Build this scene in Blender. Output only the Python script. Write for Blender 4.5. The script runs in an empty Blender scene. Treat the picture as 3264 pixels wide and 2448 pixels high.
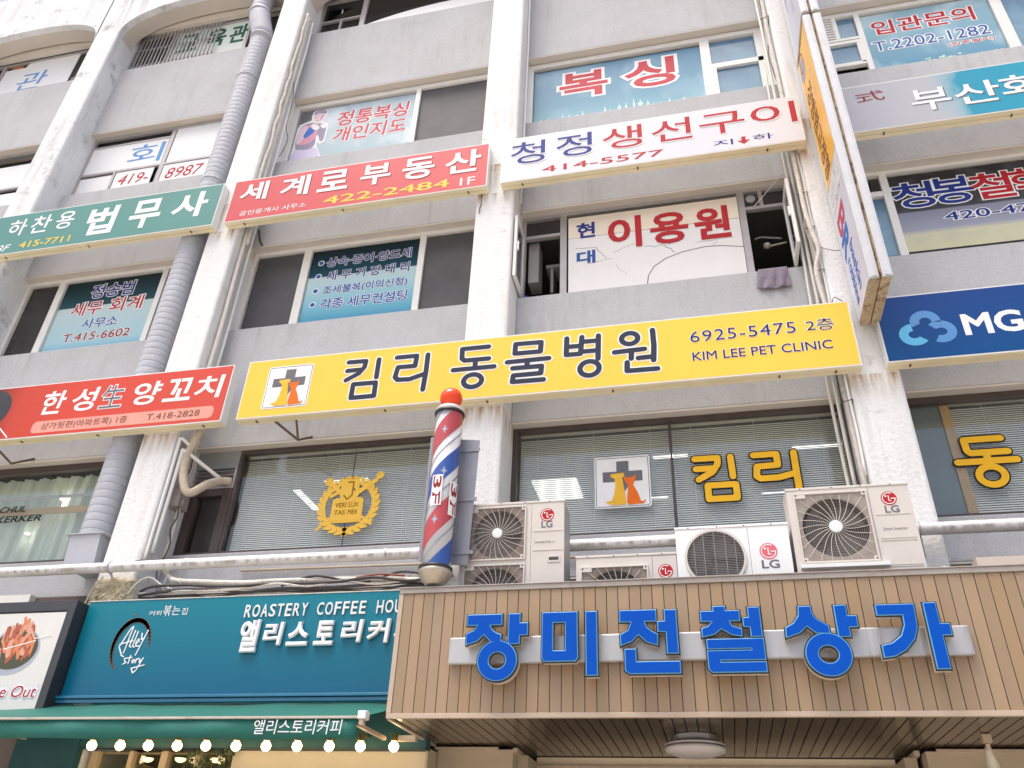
import bpy, math, random
from mathutils import Vector, Matrix, Quaternion
random.seed(7)
S = bpy.context.scene
COL = S.collection

# ------------------------------------------------------------------ camera
cam = bpy.data.objects.new('camera', bpy.data.cameras.new('camera'))
COL.objects.link(cam); S.camera = cam
pitch, yaw, roll = 0.571566733, -0.24786565, 0.0461577729
fwd = Vector((math.sin(yaw)*math.cos(pitch), math.cos(yaw)*math.cos(pitch), math.sin(pitch)))
rt = fwd.cross(Vector((0, 0, 1))).normalized(); up = rt.cross(fwd)
rt2 = math.cos(roll)*rt + math.sin(roll)*up
up2 = -math.sin(roll)*rt + math.cos(roll)*up
m = Matrix((rt2, up2, -fwd)).transposed()
cam.rotation_mode = 'QUATERNION'; cam.rotation_quaternion = m.to_quaternion()
cam.location = (0, -7.5, 1.6)
cam.data.sensor_width = 36; cam.data.lens = 28.7692
cam.data.clip_end = 2000; cam.data.clip_start = 0.05

# ------------------------------------------------------------------ sky and sun
SUN_EL, SUN_ROT = math.radians(70), math.radians(215)
w = bpy.data.worlds.new('World'); S.world = w; w.use_nodes = True
nt = w.node_tree; bg = nt.nodes['Background']
sky = nt.nodes.new('ShaderNodeTexSky'); sky.sky_type = 'NISHITA'; sky.sun_disc = False
sky.sun_elevation = SUN_EL; sky.sun_rotation = SUN_ROT
sky.air_density = 1.0; sky.dust_density = 6.0; sky.ozone_density = 0.6
nt.links.new(sky.outputs[0], bg.inputs[0]); bg.inputs[1].default_value = 0.15
sun = bpy.data.objects.new('sun', bpy.data.lights.new('sun', 'SUN')); COL.objects.link(sun)
sd = Vector((math.sin(SUN_ROT)*math.cos(SUN_EL), math.cos(SUN_ROT)*math.cos(SUN_EL), math.sin(SUN_EL)))
sun.rotation_mode = 'QUATERNION'; sun.rotation_quaternion = sd.to_track_quat('Z', 'Y')
sun.data.energy = 1.0; sun.data.angle = math.radians(30); sun.data.color = (1, 0.985, 0.965)
sun.location = (0, -30, 40)
S.view_settings.view_transform = 'Standard'; S.view_settings.look = 'None'
S.view_settings.exposure = 0.7; S.view_settings.gamma = 1; S.view_settings.use_curve_mapping = False

# ------------------------------------------------------------------ materials
def srgb(r, g, b):
    f = lambda c: (c/255/12.92 if c/255 <= .04045 else ((c/255+.055)/1.055)**2.4)
    return (f(r), f(g), f(b))
def nd(t, k, **kw):
    n = t.nodes.new(k)
    for a, b in kw.items():
        if a.startswith('i_'):
            key = a[2:]; key = int(key) if key.isdigit() else key.replace('_', ' ')
            n.inputs[key].default_value = b
        else: setattr(n, a, b)
    return n
def mixc(t, fac, a, b, blend='MIX'):
    n = t.nodes.new('ShaderNodeMix'); n.data_type = 'RGBA'; n.blend_type = blend
    for i, v in ((0, fac), (6, a), (7, b)):
        if hasattr(v, 'is_linked') or hasattr(v, 'links'): t.links.new(v, n.inputs[i])
        elif i == 0: n.inputs[0].default_value = v
        else: n.inputs[i].default_value = (*v[:3], 1)
    return n.outputs[2]
def ramp(t, src, p0, p1):
    r = nd(t, 'ShaderNodeMapRange'); r.clamp = True
    r.inputs[1].default_value = p0; r.inputs[2].default_value = p1
    t.links.new(src, r.inputs[0]); return r.outputs[0]
MC = {}
def mat(name, col, rough=.6, var=.12, scale=3., metal=0., bump=0., bscale=40., speck=None, streak=None, grime=None, coat=0., spec=.5, rustb=None, rcol=(.42, .25, .12)):
    """colour, broad mottling, fine specks, vertical run marks and grime as node textures"""
    if name in MC: return MC[name]
    M = bpy.data.materials.new(name); M.use_nodes = True; t = M.node_tree
    b = t.nodes['Principled BSDF']
    tc = nd(t, 'ShaderNodeTexCoord'); co = tc.outputs['Object']
    n1 = nd(t, 'ShaderNodeTexNoise', i_Scale=scale, i_Detail=5., i_Roughness=.6); t.links.new(co, n1.inputs['Vector'])
    f = ramp(t, n1.outputs[0], .3, .7)
    c = mixc(t, f, [x*(1-var) for x in col], [min(1, x*(1+var)) for x in col])
    if speck:
        sc, amt, scol = speck
        n2 = nd(t, 'ShaderNodeTexNoise', i_Scale=sc, i_Detail=2.); t.links.new(co, n2.inputs['Vector'])
        f2 = nd(t, 'ShaderNodeMath', operation='MULTIPLY'); t.links.new(ramp(t, n2.outputs[0], .5, .72), f2.inputs[0]); f2.inputs[1].default_value = amt
        c = mixc(t, f2.outputs[0], c, scol)
    if streak:
        amt, scol, sx = streak
        mp = nd(t, 'ShaderNodeMapping'); mp.inputs['Scale'].default_value = (sx, sx, sx*.06); t.links.new(co, mp.inputs[0])
        n3 = nd(t, 'ShaderNodeTexNoise', i_Scale=1., i_Detail=6., i_Roughness=.65); t.links.new(mp.outputs[0], n3.inputs['Vector'])
        n3b = nd(t, 'ShaderNodeTexNoise', i_Scale=.9, i_Detail=3.); t.links.new(co, n3b.inputs['Vector'])
        mm = nd(t, 'ShaderNodeMath', operation='MULTIPLY'); t.links.new(ramp(t, n3.outputs[0], .5, .75), mm.inputs[0]); t.links.new(ramp(t, n3b.outputs[0], .4, .65), mm.inputs[1])
        m2 = nd(t, 'ShaderNodeMath', operation='MULTIPLY'); t.links.new(mm.outputs[0], m2.inputs[0]); m2.inputs[1].default_value = amt
        c = mixc(t, m2.outputs[0], c, scol)
    if grime:
        amt, gcol, gs, lo = grime
        n4 = nd(t, 'ShaderNodeTexNoise', i_Scale=gs, i_Detail=8., i_Roughness=.7); t.links.new(co, n4.inputs['Vector'])
        m3 = nd(t, 'ShaderNodeMath', operation='MULTIPLY'); t.links.new(ramp(t, n4.outputs[0], lo, lo+.14), m3.inputs[0]); m3.inputs[1].default_value = amt
        c = mixc(t, m3.outputs[0], c, gcol)
    if rustb:   # rust runs under each sign fixing
        sz = nd(t, 'ShaderNodeSeparateXYZ'); t.links.new(co, sz.inputs[0])
        mp = nd(t, 'ShaderNodeMapping'); mp.inputs['Scale'].default_value = (14, 14, 1.6); t.links.new(co, mp.inputs[0])
        n5 = nd(t, 'ShaderNodeTexNoise', i_Scale=1., i_Detail=6.); t.links.new(mp.outputs[0], n5.inputs['Vector']); rn = ramp(t, n5.outputs[0], .42, .62)
        for zt, ln in rustb:
            up_ = ramp(t, sz.outputs[2], zt+.02, zt); dn = ramp(t, sz.outputs[2], zt-ln, zt)
            q = nd(t, 'ShaderNodeMath', operation='MULTIPLY'); t.links.new(up_, q.inputs[0]); t.links.new(dn, q.inputs[1])
            q2 = nd(t, 'ShaderNodeMath', operation='MULTIPLY'); t.links.new(q.outputs[0], q2.inputs[0]); t.links.new(rn, q2.inputs[1])
            c = mixc(t, q2.outputs[0], c, rcol)
    t.links.new(c, b.inputs['Base Color'])
    b.inputs['Roughness'].default_value = rough; b.inputs['Metallic'].default_value = metal
    b.inputs['Specular IOR Level'].default_value = spec
    if coat: b.inputs['Coat Weight'].default_value = coat; b.inputs['Coat Roughness'].default_value = .05
    if bump:
        nb = nd(t, 'ShaderNodeTexNoise', i_Scale=bscale, i_Detail=4.); t.links.new(co, nb.inputs['Vector'])
        bn = nd(t, 'ShaderNodeBump', i_Strength=bump, i_Distance=.02); t.links.new(nb.outputs[0], bn.inputs['Height']); t.links.new(bn.outputs[0], b.inputs['Normal'])
    MC[name] = M; return M
def print_mat(name, stops, axis=2, rough=.25, cloud=None, coat=0., spec=.18):
    """a printed film: colours along one axis of the sheet, with soft printed clouds"""
    if name in MC: return MC[name]
    M = bpy.data.materials.new(name); M.use_nodes = True; t = M.node_tree; b = t.nodes['Principled BSDF']
    tc = nd(t, 'ShaderNodeTexCoord'); sp = nd(t, 'ShaderNodeSeparateXYZ'); t.links.new(tc.outputs['Generated'], sp.inputs[0])
    src = sp.outputs[axis]
    if cloud:
        n = nd(t, 'ShaderNodeTexNoise', i_Scale=cloud[1], i_Detail=5., i_Distortion=.4); t.links.new(tc.outputs['Object'], n.inputs['Vector'])
        if len(cloud) > 3:
            a = nd(t, 'ShaderNodeMath', operation='MULTIPLY_ADD'); t.links.new(n.outputs[0], a.inputs[0]); a.inputs[1].default_value = cloud[3]
            s2 = nd(t, 'ShaderNodeMath', operation='SUBTRACT'); t.links.new(src, s2.inputs[0]); s2.inputs[1].default_value = cloud[3]*.5
            t.links.new(s2.outputs[0], a.inputs[2]); src = a.outputs[0]
    r = nd(t, 'ShaderNodeValToRGB'); e = r.color_ramp.elements
    e[0].position = stops[0][0]; e[0].color = (*stops[0][1], 1)
    e[1].position = stops[-1][0]; e[1].color = (*stops[-1][1], 1)
    for p, c in stops[1:-1]:
        x = e.new(p); x.color = (*c, 1)
    for x in e: x.color = [q*.74 for q in x.color[:3]]+[1]
    t.links.new(src, r.inputs[0]); c = r.outputs[0]
    if cloud and cloud[0] > 0:
        mm = nd(t, 'ShaderNodeMath', operation='MULTIPLY'); t.links.new(ramp(t, n.outputs[0], .48, .68), mm.inputs[0]); mm.inputs[1].default_value = cloud[0]
        c = mixc(t, mm.outputs[0], c, cloud[2])
    t.links.new(c, b.inputs['Base Color']); b.inputs['Roughness'].default_value = rough
    b.inputs['Specular IOR Level'].default_value = spec
    if coat: b.inputs['Coat Weight'].default_value = coat; b.inputs['Coat Roughness'].default_value = .03
    MC[name] = M; return M
def glass(name, tint=(.8, .85, .83), refl=1., rough=.02):
    if name in MC: return MC[name]
    M = bpy.data.materials.new(name); M.use_nodes = True; t = M.node_tree
    for n in list(t.nodes): t.nodes.remove(n)
    o = nd(t, 'ShaderNodeOutputMaterial'); tr = nd(t, 'ShaderNodeBsdfTransparent'); gl = nd(t, 'ShaderNodeBsdfGlossy')
    tr.inputs[0].default_value = (*tint, 1); gl.inputs['Roughness'].default_value = rough; gl.inputs[0].default_value = (.95, .97, 1, 1)
    lw = nd(t, 'ShaderNodeLayerWeight', i_Blend=.5); pw5 = nd(t, 'ShaderNodeMath', operation='POWER'); pw5.inputs[1].default_value = 5.
    t.links.new(lw.outputs['Facing'], pw5.inputs[0]); fr = nd(t, 'ShaderNodeMath', operation='MULTIPLY_ADD'); fr.inputs[1].default_value = .9; fr.inputs[2].default_value = .045
    t.links.new(pw5.outputs[0], fr.inputs[0]); mu = nd(t, 'ShaderNodeMath', operation='MULTIPLY'); mu.inputs[1].default_value = refl
    mx = nd(t, 'ShaderNodeMixShader')
    tc = nd(t, 'ShaderNodeTexCoord'); n = nd(t, 'ShaderNodeTexNoise', i_Scale=1.2, i_Detail=1.); t.links.new(tc.outputs['Object'], n.inputs['Vector'])
    bn = nd(t, 'ShaderNodeBump', i_Strength=.05, i_Distance=.05); t.links.new(n.outputs[0], bn.inputs['Height'])
    t.links.new(bn.outputs[0], gl.inputs['Normal'])
    t.links.new(fr.outputs[0], mu.inputs[0]); t.links.new(mu.outputs[0], mx.inputs[0])
    t.links.new(tr.outputs[0], mx.inputs[1]); t.links.new(gl.outputs[0], mx.inputs[2]); t.links.new(mx.outputs[0], o.inputs[0])
    MC[name] = M; return M
def emit(name, col, s):
    if name in MC: return MC[name]
    M = bpy.data.materials.new(name); M.use_nodes = True; b = M.node_tree.nodes['Principled BSDF']
    b.inputs['Base Color'].default_value = (*col, 1); b.inputs['Emission Color'].default_value = (*col, 1); b.inputs['Emission Strength'].default_value = s
    MC[name] = M; return M
def ink(name, col, rough=.5): return mat(name, col, rough=rough, var=.05, scale=6, spec=.15)

plaster = mat('white painted plaster', (.79, .795, .79), .8, .04, 2, bump=.5, bscale=22, speck=(38, .22, (.48, .42, .35)), streak=(.45, (.38, .36, .33), 9), grime=(.6, (.40, .34, .27), 4.5, .60), rustb=((6.30, .32), (9.64, .22), (10.2, .6)))
plaster_old = mat('weathered roof plaster', (.76, .78, .79), .85, .05, 2, bump=.6, bscale=12, speck=(22, .2, (.5, .5, .5)), streak=(.85, (.33, .34, .36), 5.5), grime=(.75, (.22, .22, .23), 2.2, .56))
soffit_m = mat('beige soffit paint', (.62, .57, .51), .8, .05, 2, bump=.1, grime=(.4, (.36, .26, .19), 4, .62))
stone = mat('grey stone chip render', (.50, .505, .52), .8, .07, 1.2, bump=.35, bscale=90, speck=(75, .45, (.30, .28, .28)), streak=(.55, (.30, .29, .285), 8), grime=(.25, (.30, .28, .27), 2.5, .58))
concrete = mat('bare concrete', (.34, .31, .28), .9, .15, 3, bump=.5, bscale=30, grime=(.7, (.14, .12, .10), 5, .5))
white_alu = mat('white window frame', (.80, .79, .76), .4, .04, 4, grime=(.35, (.42, .38, .32), 9, .6))
grey_alu = mat('grey aluminium frame', (.42, .40, .40), .4, .08, 6, metal=.3, grime=(.3, (.2, .18, .17), 8, .58))
brown_alu = mat('dark brown window frame', (.075, .055, .05), .4, .15, 6, grime=(.5, (.16, .12, .10), 10, .58))
underside_bounce = mat('sign underside with ground bounce', (.88, .78, .53), .45, .05, 3, grime=(.5, (.45, .33, .18), 7, .63))  # cream colour holds the warm ground bounce on the sign undersides; grime is dirt
sign_side = mat('white sign edge', (.78, .78, .76), .35, .04, 3, grime=(.4, (.45, .40, .33), 6, .62))
blackish = mat('black metal', (.022, .022, .025), .4, .2, 6)
rust = mat('rusty steel', (.12, .08, .06), .8, .3, 20, grime=(.6, (.25, .12, .06), 30, .5))
pvc = mat('ivory pipe', (.72, .69, .62), .4, .06, 4, grime=(.5, (.40, .34, .26), 9, .58))
pvc_white = mat('white plastic pipe', (.82, .82, .80), .35, .03, 4, grime=(.2, (.5, .46, .4), 9, .6))
tape = mat('wrapping tape', (.66, .62, .56), .7, .12, 12, bump=.6, bscale=30, grime=(.6, (.30, .26, .2), 14, .55))
cable_m = mat('black cable', (.035, .03, .03), .5, .3, 9)
duct_m = mat('galvanised duct', (.45, .465, .51), .65, .06, 3, metal=0, grime=(.3, (.36, .36, .38), 5, .58))
main_pipe = mat('white painted steel pipe', (.76, .75, .75), .5, .04, 3, bump=.2, grime=(.5, (.40, .34, .28), 9, .57), speck=(60, .3, (.3, .26, .22)), rustb=((-.018, .04),), rcol=(.34, .29, .25))
ac_beige = mat('air conditioner beige', (.64, .60, .55), .4, .03, 4, grime=(.15, (.45, .38, .3), 6, .62))
ac_white = mat('air conditioner white', (.82, .83, .83), .35, .02, 4, grime=(.12, (.5, .5, .48), 6, .62))
ac_dark = mat('fan recess', (.05, .045, .042), .6, .3, 8)
ac_blade = mat('fan blade', (.10, .09, .085), .5, .2, 8)
ac_side = mat('air conditioner coil side', (.40, .40, .40), .5, .1, 20, grime=(.5, (.2, .18, .16), 20, .52))
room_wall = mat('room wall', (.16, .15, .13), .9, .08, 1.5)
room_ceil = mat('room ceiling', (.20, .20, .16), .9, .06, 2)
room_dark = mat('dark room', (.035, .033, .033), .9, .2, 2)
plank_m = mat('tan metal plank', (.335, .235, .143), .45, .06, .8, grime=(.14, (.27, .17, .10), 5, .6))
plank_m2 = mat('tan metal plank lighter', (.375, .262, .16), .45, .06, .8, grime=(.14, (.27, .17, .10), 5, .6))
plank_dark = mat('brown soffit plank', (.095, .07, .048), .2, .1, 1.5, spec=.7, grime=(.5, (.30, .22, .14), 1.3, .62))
plank_trim = mat('tan metal trim', (.52, .41, .31), .4, .06, 3, grime=(.4, (.25, .19, .14), 10, .58))
grey_trim = mat('weathered grey trim', (.36, .32, .29), .5, .1, 3, grime=(.5, (.20, .15, .11), 8, .55))
G_clear = glass('clear glass', (.97, .98, .97))
G_dark = glass('grey window glass', (.42, .42, .44), 1.)
G_screen = mat('insect screen grey', (.075, .075, .08), .6, .2, 2)
G_brown = mat('dark tinted glass', (.035, .03, .03), .15, .4, 1.2, spec=.6)
G_blue = print_mat('blue tinted glass', [(0, srgb(135, 175, 198)), (1, srgb(90, 135, 170))], rough=.1, spec=.8, cloud=(.25, 2., srgb(160, 200, 215)))

# ------------------------------------------------------------------ mesh helpers
ORG = {}
def finish(name, verts, faces, mats, fm=None, parent=None, smooth=False, bev=0, label=None, cat=None, group=None, kind=None, org=None):
    me = bpy.data.meshes.new(name)
    o = Vector(org) if org else (ORG[parent.name] if parent else (Vector(verts[0]) if False else Vector((0, 0, 0))))
    me.from_pydata([(v[0]-o.x, v[1]-o.y, v[2]-o.z) for v in verts], [], faces)
    for mm in (mats if isinstance(mats, (list, tuple)) else [mats]): me.materials.append(mm)
    if fm: me.polygons.foreach_set('material_index', fm)
    if smooth: me.polygons.foreach_set('use_smooth', [True]*len(me.polygons))
    me.update()
    ob = bpy.data.objects.new(name, me); COL.objects.link(ob)
    if parent: ob.parent = parent
    else: ob.location = o
    ORG[ob.name] = o
    if bev:
        b = ob.modifiers.new('bevel', 'BEVEL'); b.width = bev; b.segments = 2; b.limit_method = 'ANGLE'; b.angle_limit = math.radians(40)
    for k, v in (('label', label), ('category', cat), ('group', group), ('kind', kind)):
        if v: ob[k] = v
    return ob
def thing(name, label, cat, loc, group=None, kind=None):
    o = bpy.data.objects.new(name, None); COL.objects.link(o); o.location = loc; o.empty_display_size = .1
    o['label'] = label; o['category'] = cat
    if group: o['group'] = group
    if kind: o['kind'] = kind
    ORG[o.name] = Vector(loc); return o
class MB:
    def __init__(s): s.v = []; s.f = []; s.m = []
    def add(s, v, f, m=0):
        n = len(s.v); s.v += [tuple(x) for x in v]; s.f += [tuple(i+n for i in q) for q in f]; s.m += [m]*len(f); return s
    def box(s, x0, x1, y0, y1, z0, z1, m=0):
        v = [(x, y, z) for z in (z0, z1) for y in (y0, y1) for x in (x0, x1)]
        return s.add(v, [(0, 2, 3, 1), (4, 5, 7, 6), (0, 1, 5, 4), (2, 6, 7, 3), (0, 4, 6, 2), (1, 3, 7, 5)], m)
    def prism(s, poly, y0, y1, m=0, fr=None):
        """polygon in x,z (counter-clockwise seen from the street) between y0 (front) and y1 (back)"""
        a = sum(poly[i][0]*poly[(i+1) % len(poly)][1]-poly[(i+1) % len(poly)][0]*poly[i][1] for i in range(len(poly)))
        if a < 0: poly = poly[::-1]
        n = len(poly)
        if fr: v = [fr.at(p[0], p[1], -y0) for p in poly]+[fr.at(p[0], p[1], -y1) for p in poly]
        else: v = [(p[0], y0, p[1]) for p in poly]+[(p[0], y1, p[1]) for p in poly]
        return s.add(v, [tuple(range(n)), tuple(range(2*n-1, n-1, -1))]+[(i, i+n, (i+1) % n+n, (i+1) % n) for i in range(n)], m)
    def tube(s, pts, r, n=8, m=0, caps=True, closed=False):
        pts = [Vector(p) for p in pts]; N = len(pts); base = len(s.v); prev = None; rs = r if isinstance(r, (list, tuple)) else [r]*N
        for i, p in enumerate(pts):
            a = pts[(i+1) % N] if (i < N-1 or closed) else p; b = pts[i-1] if (i > 0 or closed) else p
            d = (a-b).normalized()
            if prev is None:
                u = d.cross(Vector((0, 0, 1)));  u = u if u.length > .05 else d.cross(Vector((0, 1, 0))); u.normalize()
            else:
                u = prev-d*prev.dot(d); u.normalize()
            prev = u; w2 = d.cross(u)
            for k in range(n):
                t = 2*math.pi*k/n; q = p+(u*math.cos(t)+w2*math.sin(t))*rs[i]; s.v.append(tuple(q))
        R = N if closed else N-1
        for i in range(R):
            for k in range(n):
                a = base+i*n+k; b = base+i*n+(k+1) % n; c = base+((i+1) % N)*n+(k+1) % n; d = base+((i+1) % N)*n+k
                s.f.append((a, b, c, d)); s.m.append(m)
        if caps and not closed:
            s.f.append(tuple(base+k for k in range(n))[::-1]); s.f.append(tuple(base+(N-1)*n+k for k in range(n))); s.m += [m, m]
        return s
    def lathe(s, c, prof, n=32, m=0, axis='z', cap=True):
        base = len(s.v)
        for (r, h) in prof:
            for k in range(n):
                t = 2*math.pi*k/n; a, b = r*math.cos(t), r*math.sin(t)
                s.v.append((c[0]+a, c[1]+b, c[2]+h) if axis == 'z' else (c[0]+a, c[1]+h, c[2]+b))
        for i in range(len(prof)-1):
            for k in range(n):
                s.f.append((base+i*n+k, base+i*n+(k+1) % n, base+(i+1)*n+(k+1) % n, base+(i+1)*n+k)); s.m.append(m)
        if cap:
            s.f.append(tuple(base+k for k in range(n))[::-1]); s.f.append(tuple(base+(len(prof)-1)*n+k for k in range(n))); s.m += [m, m]
        return s
    def build(s, name, mats, parent=None, **k): return finish(name, s.v, s.f, mats, s.m if isinstance(mats, (list, tuple)) else None, parent, **k)
class Fr:
    def __init__(s, o, U, V, W): s.o, s.U, s.V, s.W = map(Vector, (o, U, V, W))
    def at(s, u, v, w=0): return tuple(s.o+s.U*u+s.V*v+s.W*w)
def front(y): return Fr((0, y, 0), (1, 0, 0), (0, 0, 1), (0, -1, 0))

# printed and cut lettering ------------------------------------------------
NOTO = None
GC = {}
def glyph(body, bold, shear=0., res=3, space=1.):
    k = (body, round(bold, 4), shear, space)
    if k in GC: return GC[k]
    c = bpy.data.curves.new('t', 'FONT'); c.body = body; c.resolution_u = res; c.shear = shear; c.space_character = space
    c.fill_mode = 'BOTH' if bold > 0 else 'FRONT'; c.bevel_depth = bold; c.bevel_resolution = 3 if bold > .036 and len(body) == 1 else 1
    o = bpy.data.objects.new('t', c); me = bpy.data.meshes.new_from_object(o)
    v = [tuple(x.co) for x in me.vertices]; f = [tuple(p.vertices) for p in me.polygons]
    bpy.data.objects.remove(o); bpy.data.curves.remove(c); bpy.data.meshes.remove(me)
    GC[k] = (v, f); return GC[k]
def text(parent, body, x0, z0, x1, z1, fr, mats, bold=(.0,), shear=0., name='lettering', t=.0022, lift=.0006, dep=None, space=1., drop=None, fitbox=None, **kw):
    """mats/bold: front layer first, wider backing layers after it; the front layer fills the box"""
    v0, _ = glyph(body, bold[0], shear, space=space)
    us = [a[0] for a in v0]; vs = [a[1] for a in v0]
    u0, u1, w0, w1 = min(us), max(us), min(vs), max(vs)
    sx = (x1-x0)/(u1-u0); sz = (z1-z0)/(w1-w0)
    mb = MB(); n = len(mats)
    for i in range(n):
        v, f = glyph(body, bold[i], shear, space=space); b = bold[i] or 1e-9
        top = lift+(n-i)*t if dep is None else dep[i][1]; bot = lift if dep is None else dep[i][0]
        du, dv = (drop if (drop and i) else (0, 0))
        mb.add([fr.at(x0+(a-u0)*sx+du, z0+(c-w0)*sz+dv, bot+(top-bot)*((d+b)/(2*b) if bold[i] > 0 else 1)) for a, c, d in v], f, i)
    return mb.build(name, list(mats), parent, **kw)
def outline(conts, bold, fr, lo, hi, mb, m=0, offset=0.):
    c = bpy.data.curves.new('o', 'CURVE'); c.dimensions = '2D'; c.fill_mode = 'BOTH'; c.bevel_depth = bold; c.bevel_resolution = 1
    c.offset = offset
    if bold == 0: c.extrude = .001
    for pts in conts:
        s = c.splines.new('POLY'); s.points.add(len(pts)-1); s.use_cyclic_u = True
        for p, q in zip(s.points, pts): p.co = (q[0], q[1], 0, 1)
    o = bpy.data.objects.new('o', c); me = bpy.data.meshes.new_from_object(o)
    h = bold or .001
    mb.add([fr.at(v.co.x, v.co.y, lo+(hi-lo)*(v.co.z+h)/(2*h)) for v in me.vertices], [tuple(p.vertices) for p in me.polygons], m)
    bpy.data.objects.remove(o); bpy.data.curves.remove(c); bpy.data.meshes.remove(me)
def strokes(mb, lines, r, fr, lo, hi, m=0, n=12, flat=False):
    k = 0
    for L in lines:
        for a, b in zip(L[:-1], L[1:]):
            d = math.atan2(b[1]-a[1], b[0]-a[0]); P = []
            for i in range(n//2+1):
                t = d+math.pi/2+math.pi*i/(n//2); P.append((a[0]+r*math.cos(t), a[1]+r*math.sin(t)))
            for i in range(n//2+1):
                t = d-math.pi/2+math.pi*i/(n//2); P.append((b[0]+r*math.cos(t), b[1]+r*math.sin(t)))
            h = hi-.00012*(k % 9); k += 1
            v = [fr.at(p[0], p[1], h) for p in P]+[fr.at(p[0], p[1], lo) for p in P]; q = len(P)
            mb.add(v, [tuple(range(q)), tuple(range(2*q-1, q-1, -1))]+[(i, i+q, (i+1) % q+q, (i+1) % q) for i in range(q)], m)
def ring(mb, cx, cz, rx, rz, wd, fr, lo, hi, m=0, n=36, a0=0., a1=360.):
    full = a1-a0 >= 359.9; N = n if full else n+1; base = len(mb.v)
    for i in range(N):
        t = math.radians(a0+(a1-a0)*i/n); c, s_ = math.cos(t), math.sin(t)
        for (ra, rb, h) in ((rx+wd, rz+wd, hi), (rx-wd, rz-wd, hi), (rx-wd, rz-wd, lo), (rx+wd, rz+wd, lo)):
            mb.v.append(fr.at(cx+ra*c, cz+rb*s_, h))
    for i in range(n if full else n):
        j = (i+1) % N if full else i+1
        for k in range(4):
            mb.f.append((base+i*4+k, base+i*4+(k+1) % 4, base+j*4+(k+1) % 4, base+j*4+k)); mb.m.append(m)
def disc(mb, cx, cz, rx, rz, fr, lo, hi, m=0, n=28):
    P = [(cx+rx*math.cos(2*math.pi*i/n), cz+rz*math.sin(2*math.pi*i/n)) for i in range(n)]
    mb.add([fr.at(p[0], p[1], hi) for p in P]+[fr.at(p[0], p[1], lo) for p in P], [tuple(range(n)), tuple(range(2*n-1, n-1, -1))]+[(i, i+n, (i+1) % n+n, (i+1) % n) for i in range(n)], m)
def poly(mb, P, fr, lo, hi, m=0):
    from mathutils.geometry import tessellate_polygon
    a = sum(P[i][0]*P[(i+1) % len(P)][1]-P[(i+1) % len(P)][0]*P[i][1] for i in range(len(P)))
    if a < 0: P = P[::-1]
    n = len(P); v = [fr.at(p[0], p[1], hi) for p in P]+[fr.at(p[0], p[1], lo) for p in P]
    tr = tessellate_polygon([[Vector((p[0], p[1], 0)) for p in P]]); F = []
    for q in tr:
        q = tuple(q); A, B, C = (P[i] for i in q)
        F.append(q if (B[0]-A[0])*(C[1]-A[1])-(C[0]-A[0])*(B[1]-A[1]) > 0 else q[::-1])
    mb.add(v, F+[(i, i+n, (i+1) % n+n, (i+1) % n) for i in range(n)], m)
def smooth_poly(P, it=2):
    for _ in range(it):
        Q = []
        for i in range(len(P)):
            a, b = P[i], P[(i+1) % len(P)]
            Q += [(a[0]*.75+b[0]*.25, a[1]*.75+b[1]*.25), (a[0]*.25+b[0]*.75, a[1]*.25+b[1]*.75)]
        P = Q
    return P
def rrect(x0, x1, z0, z1, r, n=5):
    P = []
    for cx, cz, a in ((x1-r, z0+r, -90), (x1-r, z1-r, 0), (x0+r, z1-r, 90), (x0+r, z0+r, 180)):
        for i in range(n+1):
            t = math.radians(a+90*i/n); P.append((cx+r*math.cos(t), cz+r*math.sin(t)))
    return P
def wob(p, q, n, amp):
    p, q = Vector(p), Vector(q); out = []
    for i in range(n+1):
        t = i/n; v = p.lerp(q, t)
        if 0 < i < n: v += Vector((random.uniform(-amp, amp), random.uniform(-amp, amp), random.uniform(-amp, amp)))
        out.append(v)
    return out
def curve_pts(P, sub=6):
    P = [Vector(p) for p in P]; out = []
    for i in range(len(P)-1):
        a = P[max(i-1, 0)]; b = P[i]; c = P[i+1]; d = P[min(i+2, len(P)-1)]
        for k in range(sub):
            t = k/sub
            out.append(.5*((2*b)+(c-a)*t+(2*a-5*b+4*c-d)*t*t+(3*b-a-3*c+d)*t**3))
    out.append(P[-1]); return out

# ------------------------------------------------------------------ inks
I_navy = ink('navy ink', (.030, .036, .065)); I_white = ink('white ink', (.85, .85, .86)); I_black = ink('black ink', (.02, .02, .022))
I_red = ink('red ink', (.46, .022, .03)); I_rose = ink('faded red ink', (.55, .065, .085)); I_blue = ink('blue ink', (.02, .04, .24)); I_midblue = ink('mid blue ink', (.03, .10, .36))
I_dkred = ink('brown red ink', (.28, .03, .03)); I_green = ink('dark green ink', (.03, .13, .08)); I_yel = ink('yellow ink', (.85, .62, .10)); I_gold = ink('gold ink', (.86, .50, .05))
I_purple = ink('violet blue ink', (.025, .025, .15)); I_grey = ink('grey ink', (.16, .16, .18)); I_orange = ink('orange ink', (.82, .17, .02)); I_brown = ink('brown ink', (.22, .10, .07))
I_sky = ink('sky blue ink', (.12, .30, .62)); I_pale = ink('pale ink', (.62, .70, .74)); I_skin = ink('print skin tone', (.78, .62, .70)); I_pink = ink('print pink', (.72, .36, .47)); I_lilac = ink('print lilac', (.66, .60, .80)); I_mauve = ink('print mauve grey', (.34, .31, .42)); I_roseb = ink('print rose', (.62, .26, .30)); I_glove = ink('print blue', (.06, .20, .60))

# ================================================================== SETTING
mb = MB(); mb.box(-300, 300, -300, 300, -.3, 0)
mb.build('ground', mat('paving concrete', (.46, .42, .36), .9, .12, .6, bump=.2), kind='structure')

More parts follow.
